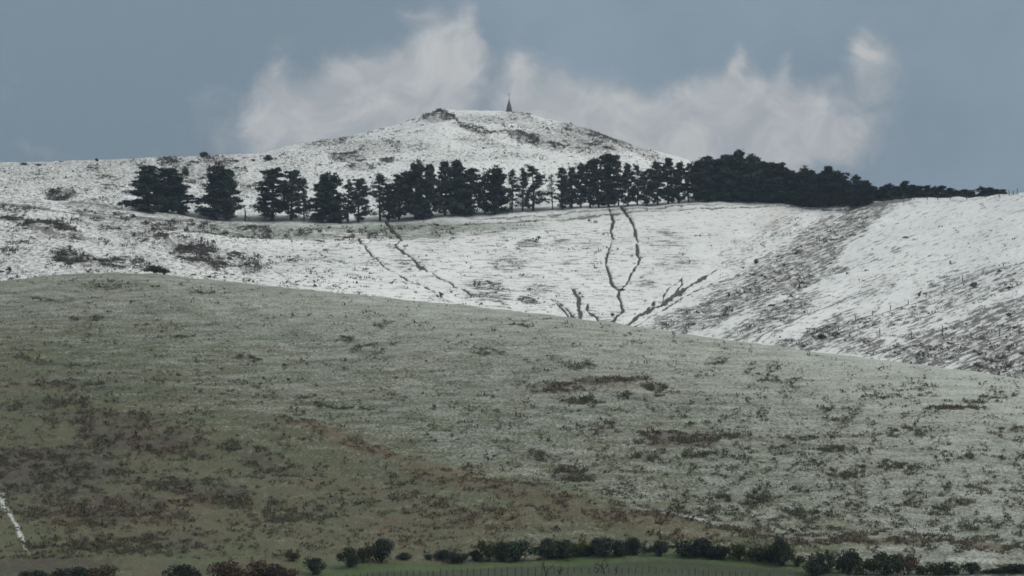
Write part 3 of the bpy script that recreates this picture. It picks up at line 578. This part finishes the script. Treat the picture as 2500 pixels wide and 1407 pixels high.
# ------------------------------------------------------------------ the pine shelterbelt
ORD = ['first', 'second', 'third', 'fourth', 'fifth', 'sixth', 'seventh', 'eighth', 'ninth', 'tenth', 'eleventh', 'twelfth', 'thirteenth', 'fourteenth', 'fifteenth', 'sixteenth', 'seventeenth', 'eighteenth', 'nineteenth', 'twentieth']
T = [ # u, v of base, v of top, crown width in photo pixels, kind, label
 (362,519,406,92,'dense','broad dense dark pine at the far left end of the belt'),
 (409,522,412,74,'dense','dense pine just right of the leftmost pine of the belt'),
 (438,526,432,66,'dense','lower leaning dense pine at the right of the leftmost clump of three'),
 (530,537,405,80,'dense','tall dense pine left of the pair standing alone between two gaps'),
 (558,536,414,56,'dense','slimmer pine on the right of the isolated pair, beside the dead stump'),
 (665,536,412,76,'medium','pine with layered open branches, first one right of the dead stump'),
 (713,536,417,60,'medium','round topped pine, second one right of the dead stump'),
 (742,536,435,30,'sparse','thin see-through pine, third one right of the dead stump'),
 (785,540,424,56,'dense','dark dense pine just right of the thin see-through third pine'),
 (816,541,429,54,'dense','dark dense pine touching the right side of another, above the left gully'),
 (850,540,446,34,'sparse','short sparse pine between two darker pines, above the straight thin gully'),
 (876,540,437,50,'medium','medium pine standing just left of the gap before the winding left gully'),
 (927,536,426,52,'sparse','open feathery pine just left of the top of the winding left gully'),
 (949,537,452,34,'medium','low dark pine right at the top of the winding left gully'),
 (975,536,426,52,'medium','medium pine just right of the top of the winding left gully'),
 (1016,535,400,78,'dense','widest dense pine of the middle clump, flat topped'),
 (1048,533,402,50,'dense','dense pine beside the wide flat topped pine'),
 (1088,531,396,56,'medium','gappy tall pine in the middle clump, third from the flat topped pine'),
 (1117,529,394,64,'dense','tallest dark pine of the middle clump, below the left summit rocks'),
 (1150,527,412,58,'medium','ragged two horned pine at the right of the middle clump'),
 (1184,522,424,38,'sparse','small sparse pine left of the square topped dark pine'),
 (1210,521,411,62,'dense','square topped dark pine directly below the monument'),
 (1251,519,416,36,'sparse','see-through pine, first of the open trio right of the square topped pine'),
 (1276,518,413,34,'sparse','see-through pine in the middle of the open trio'),
 (1302,515,404,54,'sparse','largest see-through pine, right hand one of the open trio'),
 (1349,512,427,28,'thin','very thin bare looking pine alone in the gap after the open trio'),
 (1371,513,410,36,'medium','dark narrow pine, first right of the very thin pine'),
 (1396,512,410,38,'medium','dark narrow pine, second right of the very thin pine'),
 (1418,512,402,38,'medium','dark narrow pine, third right of the very thin pine'),
 (1440,511,391,42,'medium','tall pine two places left of the tallest pine in the belt'),
 (1461,511,388,42,'medium','tall pine touching the left side of the tallest pine'),
 (1485,512,377,56,'dense','tallest and darkest pine of the belt, above the forked gully'),
 (1509,508,394,32,'sparse','slim open pine touching the right side of the tallest pine'),
 (1533,504,402,36,'medium','first narrow pine right of the forked gully top'),
 (1556,503,402,34,'sparse','second narrow pine right of the forked gully top, open branched'),
 (1579,502,414,34,'medium','short narrow pine with a low top, third right of the forked gully'),
 (1605,504,396,40,'medium','narrow pine, fourth right of the forked gully'),
 (1630,503,388,46,'medium','tall pine standing last but two before the solid dark stand'),
 (1657,500,399,44,'medium','pine standing second before the solid dark stand'),
 (1680,499,398,38,'sparse','open pine right before the solid dark stand begins')]
# solid stand, packed two deep
ST = [(1704,496,391,50),(1727,497,384,52),(1750,497,385,54),(1776,500,380,62),(1806,499,371,68),(1836,500,380,64),(1862,501,389,64),(1886,502,395,60),(1906,503,402,56),(1925,503,412,50),(1942,503,421,46),
      (1963,503,415,48),(1981,503,414,46),(2000,504,419,46),(2022,504,404,58),(2047,504,422,50),(2064,504,438,40),(2092,504,431,52),(2114,502,445,38)]
for i, (u, b_, t_, wd) in enumerate(ST):
    T.append((u, b_, t_ + (3, -3, 5, 0, -4, 2, 6)[i % 7], wd * .92, 'dense', 'dense dark pine in the solid stand against the sky, %s from its left edge' % ORD[i]))
def place_pine(u, R, zb, v_top, wd, kind, label, i, group='pines in the shelterbelt'):
    pz = ray(u, v_top, R)[2]; H = pz - zb
    hw = wd * R / F / 2
    tm, cm = PINES[kind][i % len(PINES[kind])]
    k = hw / HW[kind] * 1.22
    x = ray(u, v_top, R)[0]
    root = empty('pine_tree', (x, R, zb - .3), label, 'pine tree', group, random.uniform(0, 6.28), (k, k, (H + .3) / 21.8))
    add('trunk', tm, root); add('crown', cm, root)
    return root
for i, (u, vb, vt, wd, kd, lab) in enumerate(T):
    p = surf_far(u, max(vb, float(tline(u)) + .5))[0]
    R = p[1]
    place_pine(u, R, p[2], vt, wd, kd, lab, i)
# second row of the stand and of the belt: fills the gaps as in the photo
BK = [(1716,395,52),(1738,392,52),(1763,390,56),(1790,382,60),(1820,382,62),(1850,388,62),(1875,398,60),(1897,405,58),(1916,414,50),(1934,424,50),(1953,428,50),(1972,426,48),(1992,428,48),(2012,420,54),(2036,425,54),(2056,436,48),(2078,446,48),(2103,450,44)]
for i, (u, vt, wd) in enumerate(BK):
    vt += (-4, 5, 1, -2, 7)[i % 5]
    R = float(tlR(u)) + 14; v = float(far_v(u, R)); z = float(ray(u, v, R)[2])
    place_pine(u, R, z - 1, vt, wd, 'dense', 'back row pine of the solid stand, %s from its left edge' % ORD[i], i + 3)
# pines that only show their heads above the right hand ridge
RD = [(2132,457,34),(2150,452,38),(2171,454,36),(2190,453,34),(2208,446,34),(2227,453,36),(2243,452,36),(2260,456,34),(2280,456,36),(2300,458,36),(2319,461,34),(2337,463,32),(2358,466,30),(2378,466,26),(2396,462,30),(2415,459,34),(2433,460,34),(2449,466,26)]
for i, (u, vt, wd) in enumerate(RD):
    vt += (0, 4, -2, 3, -3)[i % 5]
    R = float(tlR(u)) + 45 + (i % 3) * 8; v = float(far_v(u, R)); z = float(ray(u, v, R)[2])
    place_pine(u, R, z, vt - 1, wd * 1.25, 'dense', 'pine head showing over the snowy right ridge, %s one from the solid stand' % ORD[i], i + 1, 'pine heads showing over the ridge')

# dead stump between the clumps
def dead_tree():
    p = surf_far(598, 537)[0]
    parts = [tube([p * 0, np.array([.2, 0, 3.2]), np.array([-.1, 0, 6.0])], [.45, .34, .16], 7), tube([np.array([.2, 0, 2.6]), np.array([1.4, .2, 1.6]), np.array([2.6, .2, .4])], [.2, .12, .06], 5),
             tube([np.array([1.6, .1, .2]), np.array([2.0, .1, 2.0]), np.array([1.7, 0, 4.0])], [.12, .09, .04], 5), tube([np.array([-.1, 0, 4.4]), np.array([-.9, 0, 5.2])], [.1, .04], 4)]
    v, f = merge(parts); me = soup('dead_tree', v, f, M_BARK, smooth=True); o = add('dead_tree', me, None, tuple(p - np.array([0, 0, .3])))
    o['label'] = 'broken dead tree stump in the gap right of the isolated pair of pines'; o['category'] = 'tree stump'
dead_tree()

# ------------------------------------------------------------------ monument on the summit
def monument():
    u, v = 1243.0, 274.0; R = float(skR(u)) - 14; vv = float(far_v(u, R)); x, y, z = ray(u, 273.0, R); s = R / F
    z = float(ray(u, vv, R)[2]) - .3; base = np.array([float(x), R, z]); top243 = float(ray(u, 241.0, R)[2]) - z
    root = empty('monument', tuple(base), 'dark tapering stone monument with a thin finial on the snowy summit', 'monument')
    def frustum(levels, sides=4, rot=math.pi / 4, jit=0.0, seed=1):
        r = np.random.default_rng(seed); V = []; Fc = []
        for (h, w_) in levels:
            for k in range(sides):
                an = rot + 2 * math.pi * k / sides; q = w_ * (1 + r.normal(0, jit)); V.append((q * math.cos(an), q * math.sin(an), h))
        for i in range(len(levels) - 1):
            for k in range(sides):
                a = i * sides + k; b_ = i * sides + (k + 1) % sides; Fc.append((a, b_, b_ + sides, a + sides))
        return np.array(V), np.array(Fc)
    H = top243
    def lv(pts): return [(h * H, w_ * s) for h, w_ in pts]
    pl = frustum(lv([(-.02, 9.0), (.05, 8.7), (.05, 8.3)]), 8, .39, .02); add('plinth', soup('plinth', *pl, M_STONE), root)
    sil = lambda h: float(np.interp(h, [0, .31, .56, .74, .9, 1], [8.4, 6.6, 4.4, 2.3, 1.1, .4]))
    prof = [(.05, 8.2)]
    for i in range(1, 14):
        h = .05 + i * .046; w0 = sil(h); prof += [(h - .004, w0 + .22), (h, w0 - .08)]
    tw = frustum(lv(prof), 8, .39, .035, 3); add('stone_tower', soup('stone_tower', *tw, M_STONE), root)
    sp = frustum(lv([(.645, 3.3), (.74, 2.3), (.86, 1.35), (.97, .6), (1.0, .4)]), 6, .2, .04, 5); add('spire', soup('spire', *sp, M_STONE), root)
    rod, rf = tube([np.array([0, 0, .97 * H]), np.array([0, 0, 1.32 * H])], [.10, .07], 5)
    r2, rf2 = tube([np.array([-.35, 0, 1.24 * H]), np.array([.35, 0, 1.24 * H])], [.07, .07], 4)
    v_, f_ = merge([(rod, rf), (r2, rf2)])
    ball = frustum([(1.30 * H, .05), (1.325 * H, .24), (1.36 * H, .27), (1.39 * H, .05)], 8); v_, f_ = merge([(v_, f_), ball])
    add('finial', soup('finial', v_, f_, M_STONE), root)
monument()

# ------------------------------------------------------------------ shrubs
def shrub_meshes(seed, mat, nlobe=7, npl=110, lf=.34, hw=1.0, h=1.0, stems=True):
    """unit shrub: half width 1, height 1 (leaf sizes are for a 3 m shrub); returns stem mesh and crown mesh"""
    r = np.random.default_rng(seed); P = []
    parts = []
    for i in range(nlobe):
        an = r.uniform(0, 6.28); d = r.uniform(0, .62) ** .8; c = np.array([d * math.cos(an), d * math.sin(an), r.uniform(.25, .78) * (1 - .35 * d)])
        rd = r.uniform(.26, .42); q = r.normal(size=(npl, 3)); q /= np.linalg.norm(q, axis=1)[:, None]; q *= (r.uniform(0, 1, npl) ** .4)[:, None]
        P.append(c + q * rd * np.array([1, 1, .75]))
        parts.append(tube([np.array([c[0] * .1, c[1] * .1, -.06]), c * np.array([.5, .5, .5]), c], [.03, .02, .008], 3))
    P = np.concatenate(P); P = P[P[:, 2] > -.02]
    V, Fc, sh = leaves(P, lf, r, 1.0); v, f = merge(parts)
    return soup('stem', v, f, M_BARK), soup('foliage', V, Fc, mat, sh)
HM = {'dark': [shrub_meshes(200 + i, M_HEDGE, 13, 170, .09) for i in range(5)], 'olive': [shrub_meshes(230 + i, M_OLIVE, 8, 130, .10) for i in range(3)], 'brown': [shrub_meshes(250 + i, M_BROWNB, 10, 170, .08) for i in range(3)]}
HS = [ # u, v base, v top, half width px, kind, label
 (717,1370,1345,18,'olive','small faint olive bush at the left end of the hedge row'),
 (767,1404,1362,21,'dark','dark bush standing alone left of the green strip'),
 (853,1392,1338,24,'dark','dark upright bush at the left start of the green strip'),
 (886,1384,1327,16,'olive','thin olive bush beside the dark upright bush'),
 (930,1380,1313,30,'dark','tall bush with a pointed top, third on the green strip'),
 (990,1372,1350,18,'dark','low round bush alone right of the pointed bush'),
 (1045,1371,1354,9,'dark','smallest dark bush on the green strip'),
 (1080,1370,1343,19,'dark','low dark bush just right of the smallest bush'),
 (1113,1374,1350,24,'dark','low wide bush, second right of the smallest bush'),
 (1160,1371,1343,19,'dark','low bush left of the taller olive tinged bushes'),
 (1193,1371,1318,22,'olive','taller olive bush rising behind the low ones'),
 (1226,1372,1325,22,'dark','dark bush tight against the left of the widest round bush'),
 (1266,1373,1322,38,'dark','widest round bush in the centre of the hedge with yellowish top'),
 (1342,1370,1319,30,'dark','dark bush just right of the gap after the widest round bush'),
 (1378,1372,1316,26,'dark','dark bush behind the small bare tree, second after the gap'),
 (1408,1371,1317,22,'olive','olive toned bush, third after the gap'),
 (1436,1370,1332,20,'dark','lower dark bush, fourth after the gap'),
 (1476,1373,1314,32,'dark','large dark bush behind the forked bare tree'),
 (1514,1376,1322,22,'dark','dark bush just right of the large one behind the bare tree'),
 (1551,1377,1311,22,'dark','upright dark bush with a spiky tip'),
 (1584,1370,1335,13,'olive','pale thin bush between two darker upright bushes'),
 (1612,1380,1322,20,'dark','narrow upright bush before the green gap'),
 (1642,1364,1330,10,'olive','small olive bush standing back at the green gap'),
 (1704,1384,1319,42,'dark','big rounded bush right of the green gap'),
 (1768,1388,1332,30,'dark','bush next right of the big rounded bush'),
 (1806,1389,1328,24,'olive','olive bush, second right of the big rounded bush'),
 (1853,1391,1336,28,'dark','dark bush, third right of the big rounded bush'),
 (1882,1394,1332,17,'dark','narrow dark bush, fourth right of the big rounded bush'),
 (1908,1399,1316,24,'dark','tallest bush near the right end of the green strip'),
 (1946,1399,1353,16,'olive','low olive bush right of the tall bush'),
 (2002,1408,1353,33,'dark','broad dark bush cut by the lower edge, right of the low olive bush'),
 (2029,1396,1340,11,'olive','thin wispy bush behind two broad ones'),
 (2071,1409,1347,28,'dark','dark bush right of the thin wispy bush'),
 (2160,1411,1353,38,'dark','broad dark bush below the long brown bank'),
 (2214,1411,1351,30,'brown','grey brown leafless looking bush below the brown bank'),
 (2309,1412,1373,31,'dark','low dark bush in front of the frosted patch'),
 (2372,1412,1373,20,'dark','narrow low bush right of the frosted patch'),
 (2474,1414,1377,38,'dark','wide low bush in the bottom right corner'),
 (2112,1412,1364,22,'olive','olive tinged bush between two broad dark ones below the brown bank'),
 (2258,1412,1374,24,'olive','low olive bush at the left end of the frosted patch'),
 (2422,1413,1388,26,'dark','very low dark bush left of the corner bush'),
 (1668,1381,1336,16,'olive','small bush against the left side of the big rounded bush'),
 (1738,1386,1338,20,'dark','small dark bush against the right side of the big rounded bush'),
 (560,1414,1372,52,'brown','rusty brown bush mass at the lower edge left of the green strip'),
 (640,1414,1376,48,'brown','second rusty brown bush at the lower edge'),
 (704,1414,1382,34,'brown','third rusty brown bush beside the lone dark bush'),
 (446,1416,1380,34,'dark','blue dark bush left of the rusty brown bushes'),
 (255,1417,1386,46,'brown','dark bush at the lower edge below the stream end'),
 (180,1417,1388,40,'dark','dark low bush at the bottom left, second from the corner'),
 (70,1418,1392,44,'dark','dark low bush in the bottom left corner')]
for i, (u, vb, vt, hw, kd, lab) in enumerate(HS):
    p = surf_near(u, vb + (8 if vb > 1405 else 0))[0]; R = p[1]; H = float(ray(u, vt, R)[2]) - p[2]; k = hw * R / F * 1.6
    sm, fm = HM[kd][i % len(HM[kd])]
    root = empty('hedge_bush', tuple(p), lab, 'bush', 'bushes along the foot of the near hill', random.uniform(0, 6.28), (k, k, H * 1.2))
    add('stem', sm, root); add('foliage', fm, root)
# larger single shrubs on the snow
SM = [shrub_meshes(300 + i, M_SCRUB, 8, 120, .14) for i in range(5)]
BIG = [(378,668,652,27,'near','dark rounded bush on the crest of the near hill against the snow'),(400,671,658,14,'near','low tail of bush right of the dark rounded bush on the crest'),
 (497,386,370,14,'far','dark bush breaking the skyline of the left hill'),(656,392,377,15,'far','round dark bush alone on the snow below the left skyline'),(618,396,388,7,'far','small bush left of the round dark bush on the snow'),
 (236,394,386,6,'far','tiny bush on the left skyline'),(60,404,397,13,'far','low dark bush on the skyline near the left edge'),(94,406,400,9,'far','second low dark bush near the left skyline'),
 (23,660,651,7,'far','small dark bush at the left edge just above the near hill'),(453,426,404,10,'far','dark bush above the gap between the first two pine clumps'),(578,396,390,8,'far','little bush between two larger ones under the skyline'),
 (2005,826,815,10,'far','dark clump at the corner of the hillside fence'),(1846,640,631,7,'far','small dark bush at the lower edge of the bare band')]
for i, (u, vb, vt, hw, wh, lab) in enumerate(BIG):
    p = (surf_near if wh == 'near' else surf_far)(u, vb)[0]; R = p[1]; H = float(ray(u, vt, R)[2]) - p[2]; k = hw * R / F * 1.1
    sm, fm = HM['dark'][i % 3]
    root = empty('shrub', tuple(p), lab, 'shrub', None, random.uniform(0, 6.28), (k * (1.25 if wh == 'near' else 1), k, max(H, .6) * (1.4 if wh == 'near' else 1.05)))
    add('stem', sm, root); add('foliage', fm, root)

def tile(u, v, box, names_u, names_v):
    a = names_u[min(len(names_u) - 1, int((u - box[0]) / (box[1] - box[0]) * len(names_u)))]
    b = names_v[min(len(names_v) - 1, int((v - box[2]) / (box[3] - box[2]) * len(names_v)))]
    return b + ' ' + a
NU = ['at the far left', 'left of the middle', 'in the middle', 'right of the middle', 'at the far right']
# individually placed scrub and boulders, and the uncountable rest
def sample(n, fn, box, seed, clump=None):
    r = np.random.default_rng(seed); U = []; V = []; got = 0
    while got < n:
        u = r.uniform(box[0], box[1], 60000); v = r.uniform(box[2], box[3], 60000); d = fn(u, v)
        k = r.uniform(0, 1, 60000) < d; U.append(u[k]); V.append(v[k]); got += k.sum()
    return np.concatenate(U)[:n], np.concatenate(V)[:n]
def far_dens(u, v):
    ok = (v > skyl(u) + 2) & (v < crest(u) + 4) & ~((u > 2020) & (v < tline(u) + 6))
    d = np.maximum(sstep(patch(u, v, BARE), .3, .75), lines(u, v, RK, 5) * (.9 if False else .85))
    left = 1 - sstep(u, 700, 1100) * (v > tline(u))
    n = fbm(u / 26, v / 13, 77, 3)
    side = np.where(u > 1600, .35, 1.0)
    band = np.abs(v - tline(u)) < 14
    return np.where(ok & ~band, np.clip(d * 1.1 + .05, 0, 1) * sstep(n, .38, .66) * side * (.25 + .75 * left), 0)
def near_dens(u, v):
    ok = (v > crest(u) + 6) & (v < 1372)
    n = fbm(u / 30, v / 12, 91, 4); n2 = fbm(u / 9, v / 5, 95, 2)
    d = sstep(patch(u, v, NDARK), .15, .80) * (1 - .5 * sstep(u + (v - 1000) * -.6, 700, 300)) + .18 * sstep(patch(u, v, NBROWN), .3, .8)
    gen = .06 + .11 * sstep(u, 1200, 1900) * sstep(v - crest(u), 60, 240) + .06 * sstep(v - crest(u), 150, 400)
    return np.where(ok, np.clip((d * sstep(n, .34, .6) + gen * sstep(n, .45, .6)) * sstep(n2, .25, .7), 0, 1), 0)
def tuft_stuff(name, U, V, surf, h0, w0, mat, label, cat_kind, seed, k=6, size=None):
    r = np.random.default_rng(seed); P = surf(U, V); n = len(P)
    s = r.lognormal(0, .38, n) if size is None else size
    # k upright blades / leaves per tuft
    Pk = np.repeat(P, k, 0); sk = np.repeat(s, k)[:, None]
    off = r.normal(size=(n * k, 3)) * np.array([w0, w0, 0]) * sk * .55; hgt = r.uniform(.25, .85, (n * k, 1)) * h0 * sk
    c = Pk + off; c[:, 2:] += hgt * .55 - .05
    a = r.normal(size=(n * k, 3)); a /= np.linalg.norm(a, axis=1)[:, None]; b = r.normal(size=(n * k, 3)); b /= np.linalg.norm(b, axis=1)[:, None]
    L = w0 * sk * r.uniform(.5, 1.0, (n * k, 1))
    v1 = c - a * L * .6; v2 = c + b * L * .6; v3 = c + (a - b) * L * .3 + np.array([0, 0, 1]) * hgt * .7
    W = np.stack([v1, v2, v3], 1).reshape(-1, 3); Fc = np.arange(len(W)).reshape(-1, 3)
    me = soup(name, W, Fc, mat, np.repeat(np.repeat(r.uniform(0, 1, n), k), 3)); o = add(name, me)
    o['kind'] = 'stuff'; o['label'] = label; return o
u_, v_ = sample(60000, near_dens, (-150, 2700, 670, 1375), 11)
red = (patch(u_, v_, NBROWN) + (fbm(u_ / 40, v_ / 20, 55, 2) - .5) * .7) > .38
tuft_stuff('heather', u_[~red], v_[~red], surf_near, .38, .27, M_TUFT, 'dark heath tufts spread over the frosted near hill', 'heather', 12)
tuft_stuff('brown_heather', u_[red], v_[red], surf_near, .38, .32, M_RED, 'reddish brown heath tufts on the lower and middle near hill', 'heather', 13)
u_, v_ = sample(17000, far_dens, (-150, 2700, 265, 990), 14)
tuft_stuff('snow_scrub', u_, v_, surf_far, .62, .60, M_SCRUB, 'dark scrub and tussock poking through the snow', 'scrub', 15)

TM = [shrub_meshes(400 + i, M_TUFT, 5, 16, .42)[1] for i in range(5)]; TR_ = [shrub_meshes(420 + i, M_RED, 5, 16, .42)[1] for i in range(3)]
for m_ in TM + TR_: m_.name = 'heath_shrub'
u_, v_ = sample(270, near_dens, (0, 2500, 690, 1375), 21); P = surf_near(u_, v_)
nb = patch(u_, v_, NBROWN)
for i in range(270):
    rd = nb[i] > .5; me = (TR_ if rd else TM)[i % (3 if rd else 5)]; k = random.uniform(.32, .60)
    o = add('heath_shrub', me, None, tuple(P[i]), random.uniform(0, 6.28), (k, k, k * random.uniform(.9, 1.5)))
    o['category'] = 'shrub'; q_ = tile(u_[i], v_[i], (0, 2500, 690, 1375), NU, ['high on the near hill', 'halfway up the near hill', 'low on the near hill'])
    if rd: o['label'] = 'rust brown heath shrub ' + q_; o['group'] = 'rust brown shrubs ' + q_
    else: o['label'] = 'dark green heath shrub ' + q_; o['group'] = 'dark heath shrubs ' + q_
def boulder(seed):
    r = np.random.default_rng(seed); V = []; Fc = []
    rings = [(-.25, .8), (.15, 1.0), (.5, .8), (.78, .42)]
    for (h, w_) in rings:
        for k in range(7):
            an = 2 * math.pi * k / 7 + r.uniform(-.2, .2); q = w_ * r.uniform(.75, 1.15); V.append((q * math.cos(an), q * math.sin(an), h + r.uniform(-.1, .1)))
    V.append((0, 0, .85)); tris = []
    for i in range(3):
        for k in range(7):
            a = i * 7 + k; b_ = i * 7 + (k + 1) % 7; tris += [(a, b_, b_ + 7), (a, b_ + 7, a + 7)]
    for k in range(7): tris.append((21 + k, 21 + (k + 1) % 7, 28))
    return soup('boulder', V, tris, M_STONE)
BO = [boulder(i) for i in range(4)]
def rock_dens(u, v): return np.where((v < 400) & (v > skyl(u) + 2), lines(u, v, RK, 4), 0)
u_, v_ = sample(170, rock_dens, (650, 1600, 262, 400), 31); P = surf_far(u_, v_)
for i in range(170):
    k = random.uniform(.35, .8); o = add('boulder', BO[i % 4], None, tuple(P[i]), random.uniform(0, 6.28), (k * 1.3, k, k * .8))
    q_ = 'on the rocky knob left of the monument' if u_[i] > 1010 and u_[i] < 1218 else 'on the rocky spur below the monument' if u_[i] < 1390 and v_[i] > 305 and u_[i] > 1218 else 'on the rocky shoulder right of the monument' if u_[i] > 1218 else 'on the skyline left of the rocky knob'
    o['label'] = 'dark boulder ' + q_; o['category'] = 'boulder'; o['group'] = 'boulders ' + q_
def scrub_dens(u, v): return far_dens(u, v) * (v > 385) * (lines(u, v, RK, 4) * .9 + .1)
u_, v_ = sample(230, scrub_dens, (0, 2500, 380, 900), 33); P = surf_far(u_, v_)
for m_ in SM: m_[1].name = 'snow_shrub'
for i in range(230):
    k = random.uniform(.6, 1.35); o = add('snow_shrub', SM[i % 5][1], None, tuple(P[i]), random.uniform(0, 6.28), (k * 1.2, k, k * .8))
    q_ = ('above the line of pines ' if v_[i] < float(tline(u_[i])) else 'below the line of pines ') + NU[min(4, int(u_[i] / 500))]
    o['label'] = 'brown shrub poking out of the snow ' + q_; o['category'] = 'shrub'; o['group'] = 'shrubs in the snow ' + q_

# ------------------------------------------------------------------ fences and stakes
def post_mesh(h, r_):
    v, f = tube([np.array([0, 0, -.4]), np.array([0.01, 0, h * .5]), np.array([.02, .01, h])], [r_, r_, r_ * .9], 6); f = np.concatenate([f, [[12, 13, 14, 15], [12, 15, 16, 17]]]); return soup('post', v, f, M_WOOD)
PM = post_mesh(1.0, .13)
def fence(pts, label, h=1.5, group=None, on=surf_far, mid=0, wires=3):
    P = on([p[0] for p in pts], [p[1] for p in pts])
    root = empty('fence', tuple(P[0]), label, 'fence', group); o0 = P[0]
    hs = []
    for q, p in zip(P, pts):
        hh = h * (p[2] if len(p) > 2 else 1); hs.append(hh)
        o = bpy.data.objects.new('post', PM); C.objects.link(o); o.parent = root; o.location = tuple(q - o0); o.scale = (1.2, 1.2, hh); o.rotation_euler = (random.uniform(-.05, .05), random.uniform(-.05, .05), 0)
    for k in range(wires):
        parts = []
        for a in range(len(P) - 1):
            ua = np.linspace(pts[a][0], pts[a + 1][0], 9); va = np.linspace(pts[a][1], pts[a + 1][1], 9); Q = on(ua, va)
            line_ = P[a] + np.linspace(0, 1, 9)[:, None] * (P[a + 1] - P[a]); line_[:, 2] = np.maximum(line_[:, 2], Q[:, 2]); line_ -= o0
            line_[:, 2] += h * (.35 + .27 * k); parts.append(tube(line_, [.02] * 9, 3))
        v, f = merge(parts); add('wire', soup('wire', v, f, M_WIRE), root)
fence([(2060,508),(2104,501),(2130,498),(2158,494),(2180,492),(2206,491,1.5),(2232,490),(2264,489,1.2),(2290,489,1.4),(2320,488,1.4),(2360,487),(2406,484,.9),(2440,480),(2464,476,1.5),(2474,475,1.3),(2484,474,1.7),(2520,470)], 'wire fence with wooden posts along the snowy right ridge', 1.5)
fence([(2005,824,1.4),(2047,806),(2089,787,1.2),(2130,770),(2174,755,1.3),(2217,740),(2261,726,1.4),(2305,712),(2350,696,1.3),(2400,680),(2450,662),(2510,645)], 'wire fence climbing diagonally up the snowy right hill', 1.6)
fence([(2010,826,1.2),(2075,822),(2148,817,1.3),(2225,816),(2301,815,2.0),(2370,815),(2440,815,1.6),(2510,815)], 'wire fence running level across the lower right snowy slope', 1.7)
# vineyard stakes on the field at the foot of the hill
gx = [700, 800, 950, 1100, 1300, 1500, 1650, 1800, 1950, 2050]; gy = [1412, 1398, 1388, 1382, 1378, 1378, 1380, 1387, 1396, 1410]
SK = soup('stake', *tube([np.array([0, 0, -.5]), np.array([.01, 0, .5]), np.array([.03, 0, 1.0])], [.07, .065, .06], 5), M_BARK)
k_ = 0
for u in np.arange(846, 2000, 16.4):
    g0 = float(np.interp(u, gx, gy)); uu = u + random.uniform(-2, 2); vt = g0 + 7 + random.uniform(-1.5, 2.5)
    R = 562 + random.uniform(-1.5, 1); vb = 1424.0; p = surf_near(uu, near_v(uu, R))[0]
    H = float(ray(uu, vt, p[1])[2]) - p[2]
    if H < .5: continue
    o = add('vine_stake', SK, None, tuple(p), random.uniform(0, 6), (1, 1, H)); o.rotation_euler = (random.uniform(-.03, .03), random.uniform(-.05, .05), 0)
    q_ = 'left of the bare trees' if u < 1320 else 'among the bare trees' if u < 1515 else 'right of the bare trees'
    o['label'] = 'thin dark vineyard stake at the lower edge ' + q_; o['category'] = 'stake'; o['group'] = 'vineyard stakes ' + q_
# bare foreground trees
def bare_tree(u, vt, spread, label, seed, lean=0):
    r = np.random.default_rng(seed); R = 561.5; p = surf_near(u, near_v(u, R))[0]; H = float(ray(u, vt, p[1])[2]) - p[2]; k = H
    parts = []; limbs = []
    def grow(a, d, L, rad, dep):
        pts = [a]; dd = d.copy()
        for i in range(4):
            dd = dd + r.normal(0, .22, 3); dd[1] *= .6; dd /= np.linalg.norm(dd); pts.append(pts[-1] + dd * L / 4)
        (parts if dep == 0 else limbs).append(tube(pts, np.linspace(rad, rad * .55, 5), 5))
        if dep < 3:
            for i in range(3 if dep < 2 else 2):
                q = pts[r.integers(2, 5)]; nd = dd * .6 + r.normal(0, .55, 3) * np.array([spread, .5, .5]) + np.array([0, 0, .45]); nd /= np.linalg.norm(nd); grow(q, nd, L * r.uniform(.45, .7), rad * .5, dep + 1)
    grow(np.array([0, 0, -.3]), np.array([lean, 0, 1.0]), k * .85, .15, 0)
    root = empty('bare_tree', tuple(p), label, 'tree', 'small leafless trees at the lower edge')
    v, f = merge(parts); add('trunk', soup('trunk', v, f, M_BARK), root); v, f = merge(limbs); add('branches', soup('branches', v, f, M_BARK), root)
bare_tree(1332, 1372, 1.3, 'small leafless tree leaning left among the stakes', 3, -.35)
bare_tree(1370, 1378, .7, 'upright leafless sapling between the other bare trees', 8, 0)
bare_tree(1452, 1380, 1.5, 'twisted leafless shrub bending right at the lower edge', 12, .5)
bare_tree(1478, 1363, 1.2, 'taller forked leafless tree in front of the large dark bush', 5, -.2)
bare_tree(1500, 1385, 1.2, 'little leafless bush right of the forked bare tree', 21, .1)
